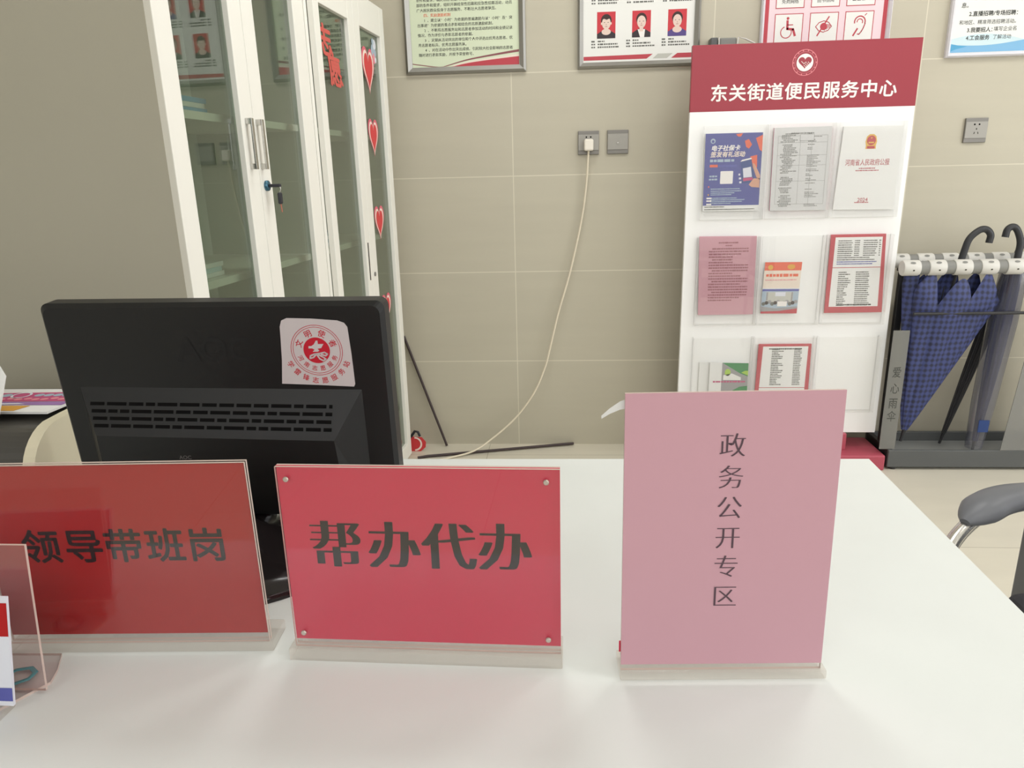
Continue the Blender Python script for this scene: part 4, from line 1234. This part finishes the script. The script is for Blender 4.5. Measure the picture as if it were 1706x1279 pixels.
def d_green(m, T, at, W_, H_):
    e = 0.0004; R = lambda *a: uvrect(m, T, at, *a)
    R(.32, .35, 1, 1, e, 'print_grey')
    uvpoly(m, T, at, [(.32, 1), (1, 1), (1, .72), (.8, .78)], 2 * e, 'leaf_green')
    uvpoly(m, T, at, [(.82, .80), (.92, .84), (1, .84), (1, .74)], 3 * e, 'leaf_lime')
    m.disc(*at(.47, .80), .012, 3 * e, 'leaf_lime', T, 14, .015)
    uvpoly(m, T, at, [(.36, .74), (.58, .78), (.82, .70), (.82, .64), (.36, .64)], 3 * e, 'poster_white')
    uvpoly(m, T, at, [(.62, .42), (.8, .50), (1, .52), (1, .36), (.62, .36)], 2 * e, 'leaf_green')
    m.bars(*at(.1, .60), W_ * .85, .008, 3 * e, 'print_magenta', T, random.Random(8), .01, .15)
leaf('booklet', 'white and green booklet in the bottom left pocket of the stand', 'booklet', [(0.608, 0.447), (0.763, 0.443), (0.765, 0.242), (0.606, 0.242)], 0.004, 'white_paper', d_green)
leaf('paper_sheet', 'plain white slip behind the green booklet in the bottom left pocket', 'paper', [(0.566, 0.446), (0.640, 0.447), (0.640, 0.242), (0.566, 0.242)], 0.002, 'white_paper', lambda *a: None, 2.945)

# ------------------------------------------------------------------ umbrella rack and umbrellas
RX0, RX1 = 1.335, 2.02
t = thing('umbrella_rack', 'grey umbrella rack with two rows of white clips right of the stand', 'rack', (RX0, 2.875, 0))
W_ = RX1 - RX0
m = MB()
m.box((0.0, 0.0, 0.012), (W_, 0.014, 0.086), 'rack_grey', 0.003)
m.box((0.0, 0.222, 0.012), (W_, 0.236, 0.086), 'rack_grey', 0.003)
m.box((0.0, 0.014, 0.012), (0.022, 0.222, 0.086), 'rack_black', 0.003)
m.box((W_ - 0.022, 0.014, 0.012), (W_, 0.222, 0.086), 'rack_black', 0.003)
m.build('base_frame', t)
MB().box((0.022, 0.014, 0.03), (W_ - 0.022, 0.222, 0.045), 'rack_tray').build('drip_tray', t)
for x in (0.03, W_ - 0.03):
    for y in (0.02, 0.216):
        MB().lathe([(0.014, 0), (0.016, 0.004), (0.016, 0.012)], 'rack_black', 16, Matrix.Translation((x, y, 0))).build('foot', t)
MB().box((0.004, 0.105, 0.086), (0.032, 0.127, 0.80), 'rack_black', 0.003).build('post', t)
MB().box((W_ - 0.032, 0.105, 0.086), (W_ - 0.004, 0.127, 0.80), 'rack_black', 0.003).build('post', t)
MB().box((0.008, 0.014, 0.80), (0.028, 0.150, 0.815), 'rack_black', 0.003).build('top_bar', t)
MB().box((W_ - 0.028, 0.014, 0.80), (W_ - 0.008, 0.150, 0.815), 'rack_black', 0.003).build('top_bar', t)
MB().tube([(0.02, -0.012, 0.655), (W_ - 0.02, -0.012, 0.655)], 0.006, 'rack_black', 10).build('guard_rod', t)
for row, (yy, zz, r) in enumerate(((0.012, 0.829, 0.030), (0.135, 0.842, 0.028))):
    m = MB(); m.tube([(-0.03, yy, zz), (W_ + 0.03, yy, zz)], r * 0.86, 'clip_grey', 20); m.build('clip_rail', t)
    n = 8
    for i in range(n):
        xa = -0.035 + i * 0.0945 + (0.012 if row else 0)
        m = MB(); m.tube([(xa, yy, zz), (xa + 0.004, yy, zz), (xa + 0.058, yy, zz), (xa + 0.062, yy, zz)], [r * 0.92, r, r, r * 0.92], 'clip_white', 24)
        m.disc(0, 0, 0.010, 0.0012, 'clip_grey', fr((xa + 0.031, yy - r * 0.72, zz + r * 0.70), (1, 0, 0), (0, 0.7, 0.7)), 16, 0.005)
        m.disc(0, 0, 0.004, 0.0008, 'gap_dark', fr((xa + 0.033, yy - r * 0.98, zz - r * 0.2), (1, 0, 0), (0, -0.2, 0.98)), 10, 0.003)
        m.build('umbrella_clip', t)
# frosted side sheets of the rack
T = fr((-0.035, 0.0135, 0.0))
m = MB(); m.prism([(0, 0.088), (0.062, 0.088), (0.062, 0.585), (0, 0.585)], 0, 0.003, 'smoke_panel', T)
for ch, cz in zip('爱心雨伞', (0.415, 0.348, 0.286, 0.230)):
    m.text(ch, 0.032, cz, 0.048, 0.0034, 'ink_dark', T, 'c', bold=0.0, sx=0.75)
m.build('frosted_panel', t, label='frosted panel with vertical characters')
m = MB(); m.prism([(0.435, 0.088), (0.70, 0.088), (0.70, 0.60), (0.480, 0.60)], 0, 0.003, 'smoke_panel', fr((0, 0.0, 0)))
m.build('frosted_panel', t)

def umb_frame(tip, top):
    tip, top = Vector(tip), Vector(top)
    ax = (top - tip).normalized()
    sd = ax.cross(Vector((0, 1, 0))).normalized()
    return fr(tip, sd, sd.cross(ax) * -1 if False else ax.cross(sd), ax), (top - tip).length
def umbrella(label, tip, top, R, L_can, mat_, hook_dir, open_=True, sheath=False, handle_mat='umbrella_black', flat=0.5):
    Tm, L = umb_frame(tip, top)
    t = thing('umbrella', label, 'umbrella', tip)
    Tl = Matrix.Translation(-Vector(tip)) @ Tm
    m = MB(); m.tube([(0, 0, 0.0), (0, 0, L)], 0.0055, 'umbrella_black', 10, T=Tl); m.tube([(0, 0, 0), (0, 0, 0.05)], [0.004, 0.008], 'umbrella_black', 10, T=Tl); m.build('shaft', t)
    m = MB()
    nth, nt_ = 96, 22
    vs = []; fs = []
    for j in range(nt_ + 1):
        f = j / nt_
        for i in range(nth):
            a = 2 * math.pi * i / nth
            rib = abs(math.cos(4 * a))
            if open_:
                rr = R * (0.06 + 0.94 * f ** 0.95) * (0.80 + 0.20 * rib - 0.0)
                zz = 0.05 + f * L_can - (0.10 * (1 - rib) ** 1.0 * max(0, f - 0.6) / 0.4) + 0.03 * math.sin(3 * a + 1) * f * f
                if f > 0.9:
                    rr *= 1 - 0.35 * (f - 0.9) / 0.1 * (0.4 + 0.6 * rib)
            else:
                rr = R * (0.22 + 0.78 * math.sin(math.pi * min(1, f * 0.62 + 0.05))) * (0.86 + 0.14 * math.cos(8 * a + 5 * f))
                zz = 0.05 + f * L_can
            vs.append((rr * math.cos(a), rr * math.sin(a) * flat, zz))
    for j in range(nt_):
        for i in range(nth):
            fs.append((j * nth + i, j * nth + (i + 1) % nth, (j + 1) * nth + (i + 1) % nth, (j + 1) * nth + i))
    m.add(vs, fs, mat_, True, Tl)
    m.build('canopy', t)
    if open_:
        m = MB()
        for q in range(8):
            a = 2 * math.pi * q / 8
            m.tube([(0, 0, L_can * 0.55), (R * 0.72 * math.cos(a), R * 0.72 * math.sin(a) * flat, 0.03 + L_can * 0.93)], 0.0022, 'umbrella_black', 6, T=Tl)
        m.build('ribs', t)
    h0 = Vector(top) - Vector(tip)
    ax = h0.normalized(); hd = Vector(hook_dir)
    hp = [h0 - ax * 0.03, h0 + ax * 0.05, h0 + ax * 0.10 + hd * 0.004, h0 + ax * 0.135 + hd * 0.030, h0 + ax * 0.142 + hd * 0.055, h0 + ax * 0.125 + hd * 0.078, h0 + ax * 0.095 + hd * 0.082]
    m = MB(); m.tube(smooth_path(hp, 6), 0.0125, handle_mat, 14); m.build('crook_handle', t)
    if sheath:
        m = MB(); m.tube([(0, 0, 0.02), (0, 0, 0.2), (0, 0, L * 0.72), (0, 0, L * 0.99)], [R * 0.9, R * 1.25, R * 1.5, R * 1.4], 'plastic_bag', 16, False, Tl, flat + 0.2)
        m.build('plastic_sleeve', t)
        m = MB(); m.box((1.672 - tip[0], -0.035, 0.10), (1.712 - tip[0], -0.031, 0.15), 'blue_tag'); m.build('blue_tag', t)
    return t
umbrella('half open blue plaid umbrella hanging at the left of the rack', (1.404, 2.935, 0.105), (1.527, 2.915, 0.835), 0.215, 0.66, 'umbrella_plaid', (0.95, 0, -0.15), True, False, flat=0.36)
umbrella('closed navy umbrella in a clear plastic sleeve at the right picture edge', (1.683, 2.91, 0.065), (1.742, 2.93, 0.815), 0.032, 0.70, 'umbrella_navy', (-0.75, 0, 0.3), False, True, flat=0.9)
umbrella('closed black umbrella slanting behind the sleeved umbrella', (1.612, 3.03, 0.058), (1.775, 3.01, 0.80), 0.028, 0.70, 'umbrella_black', (0.9, 0, 0), False, False, flat=0.9)

# ------------------------------------------------------------------ visitor chair
t = thing('visitor_chair', 'grey armchair with a curved chrome arm right of the desk', 'chair', (1.06, 0.95, 0))
def P_(x, y, z):
    return (x - 1.06, y - 0.95, z)
def A_(x, y, z):
    return (x - 1.06 + 0.018, y - 0.95, z - 0.020)
def chair_arm(y0, dy):
    pts = [A_(0.575, y0 - 0.10 * dy, 0.50), A_(0.580, y0 - 0.05 * dy, 0.56), A_(0.605, y0, 0.61), A_(0.660, y0 + 0.055 * dy, 0.640), A_(0.74, y0 + 0.11 * dy, 0.652), A_(0.83, y0 + 0.14 * dy, 0.650), A_(0.95, y0 + 0.145 * dy, 0.640), A_(1.10, y0 + 0.14 * dy, 0.63), A_(1.20, y0 + 0.12 * dy, 0.63), A_(1.262, y0 + 0.075 * dy, 0.625)]
    return pts
for sgn, yb in ((1, 1.105), (-1, 0.76)):
    pts = chair_arm(yb, sgn)
    lowp = [A_(0.575, yb - 0.10 * sgn, 0.50), A_(0.60, yb - 0.08 * sgn, 0.43), A_(0.70, yb, 0.405), A_(0.85, yb + 0.03 * sgn, 0.40)]
    m = MB(); m.tube(smooth_path([Vector(p) for p in lowp[::-1]] + [Vector(p) for p in pts[1:]], 8), 0.0125, 'chrome', 14); m.build('arm_frame', t)
    pp = smooth_path([Vector(p) + Vector((0, 0, 0.014)) for p in pts[3:8]], 8)
    n = len(pp)
    rs = [0.034 * math.sqrt(min(1, 0.06 + i * 0.22)) * math.sqrt(min(1, 0.06 + (n - 1 - i) * 0.22)) for i in range(n)]
    m = MB(); m.tube(pp, rs, 'chair_grey', 18, True, None, 0.62); m.build('arm_pad', t)
m = MB(); m.box(P_(0.785, 0.72, 0.42), P_(1.28, 1.20, 0.485), 'chair_dark', 0.025, seg=4); m.build('seat', t)
m = MB(); m.box(P_(1.28, 0.74, 0.50), P_(1.33, 1.18, 0.95), 'chair_dark', 0.02, seg=4); m.build('backrest', t)
for sx_ in (0.86, 1.27):
    for sy_ in (0.75, 1.17):
        m = MB(); m.tube([P_(sx_, sy_, 0.0), P_(sx_, sy_, 0.43)], 0.0125, 'chrome', 12); m.build('leg', t)
m = MB(); m.box(P_(0.826, 1.195, 0.40), P_(0.870, 1.24, 0.622), 'chair_grey', 0.006); m.build('arm_support', t)
m = MB(); m.box(P_(0.812, 0.68, 0.40), P_(0.855, 0.725, 0.622), 'chair_grey', 0.006); m.build('arm_support', t)
m = MB(); m.tube([P_(1.27, 0.75, 0.43), P_(1.30, 0.75, 0.90)], 0.011, 'chrome', 12); m.build('back_frame', t)
m = MB(); m.tube([P_(1.27, 1.17, 0.43), P_(1.30, 1.17, 0.90)], 0.011, 'chrome', 12); m.build('back_frame', t)

for txt in list(bpy.data.curves):
    if txt.users == 0:
        bpy.data.curves.remove(txt)
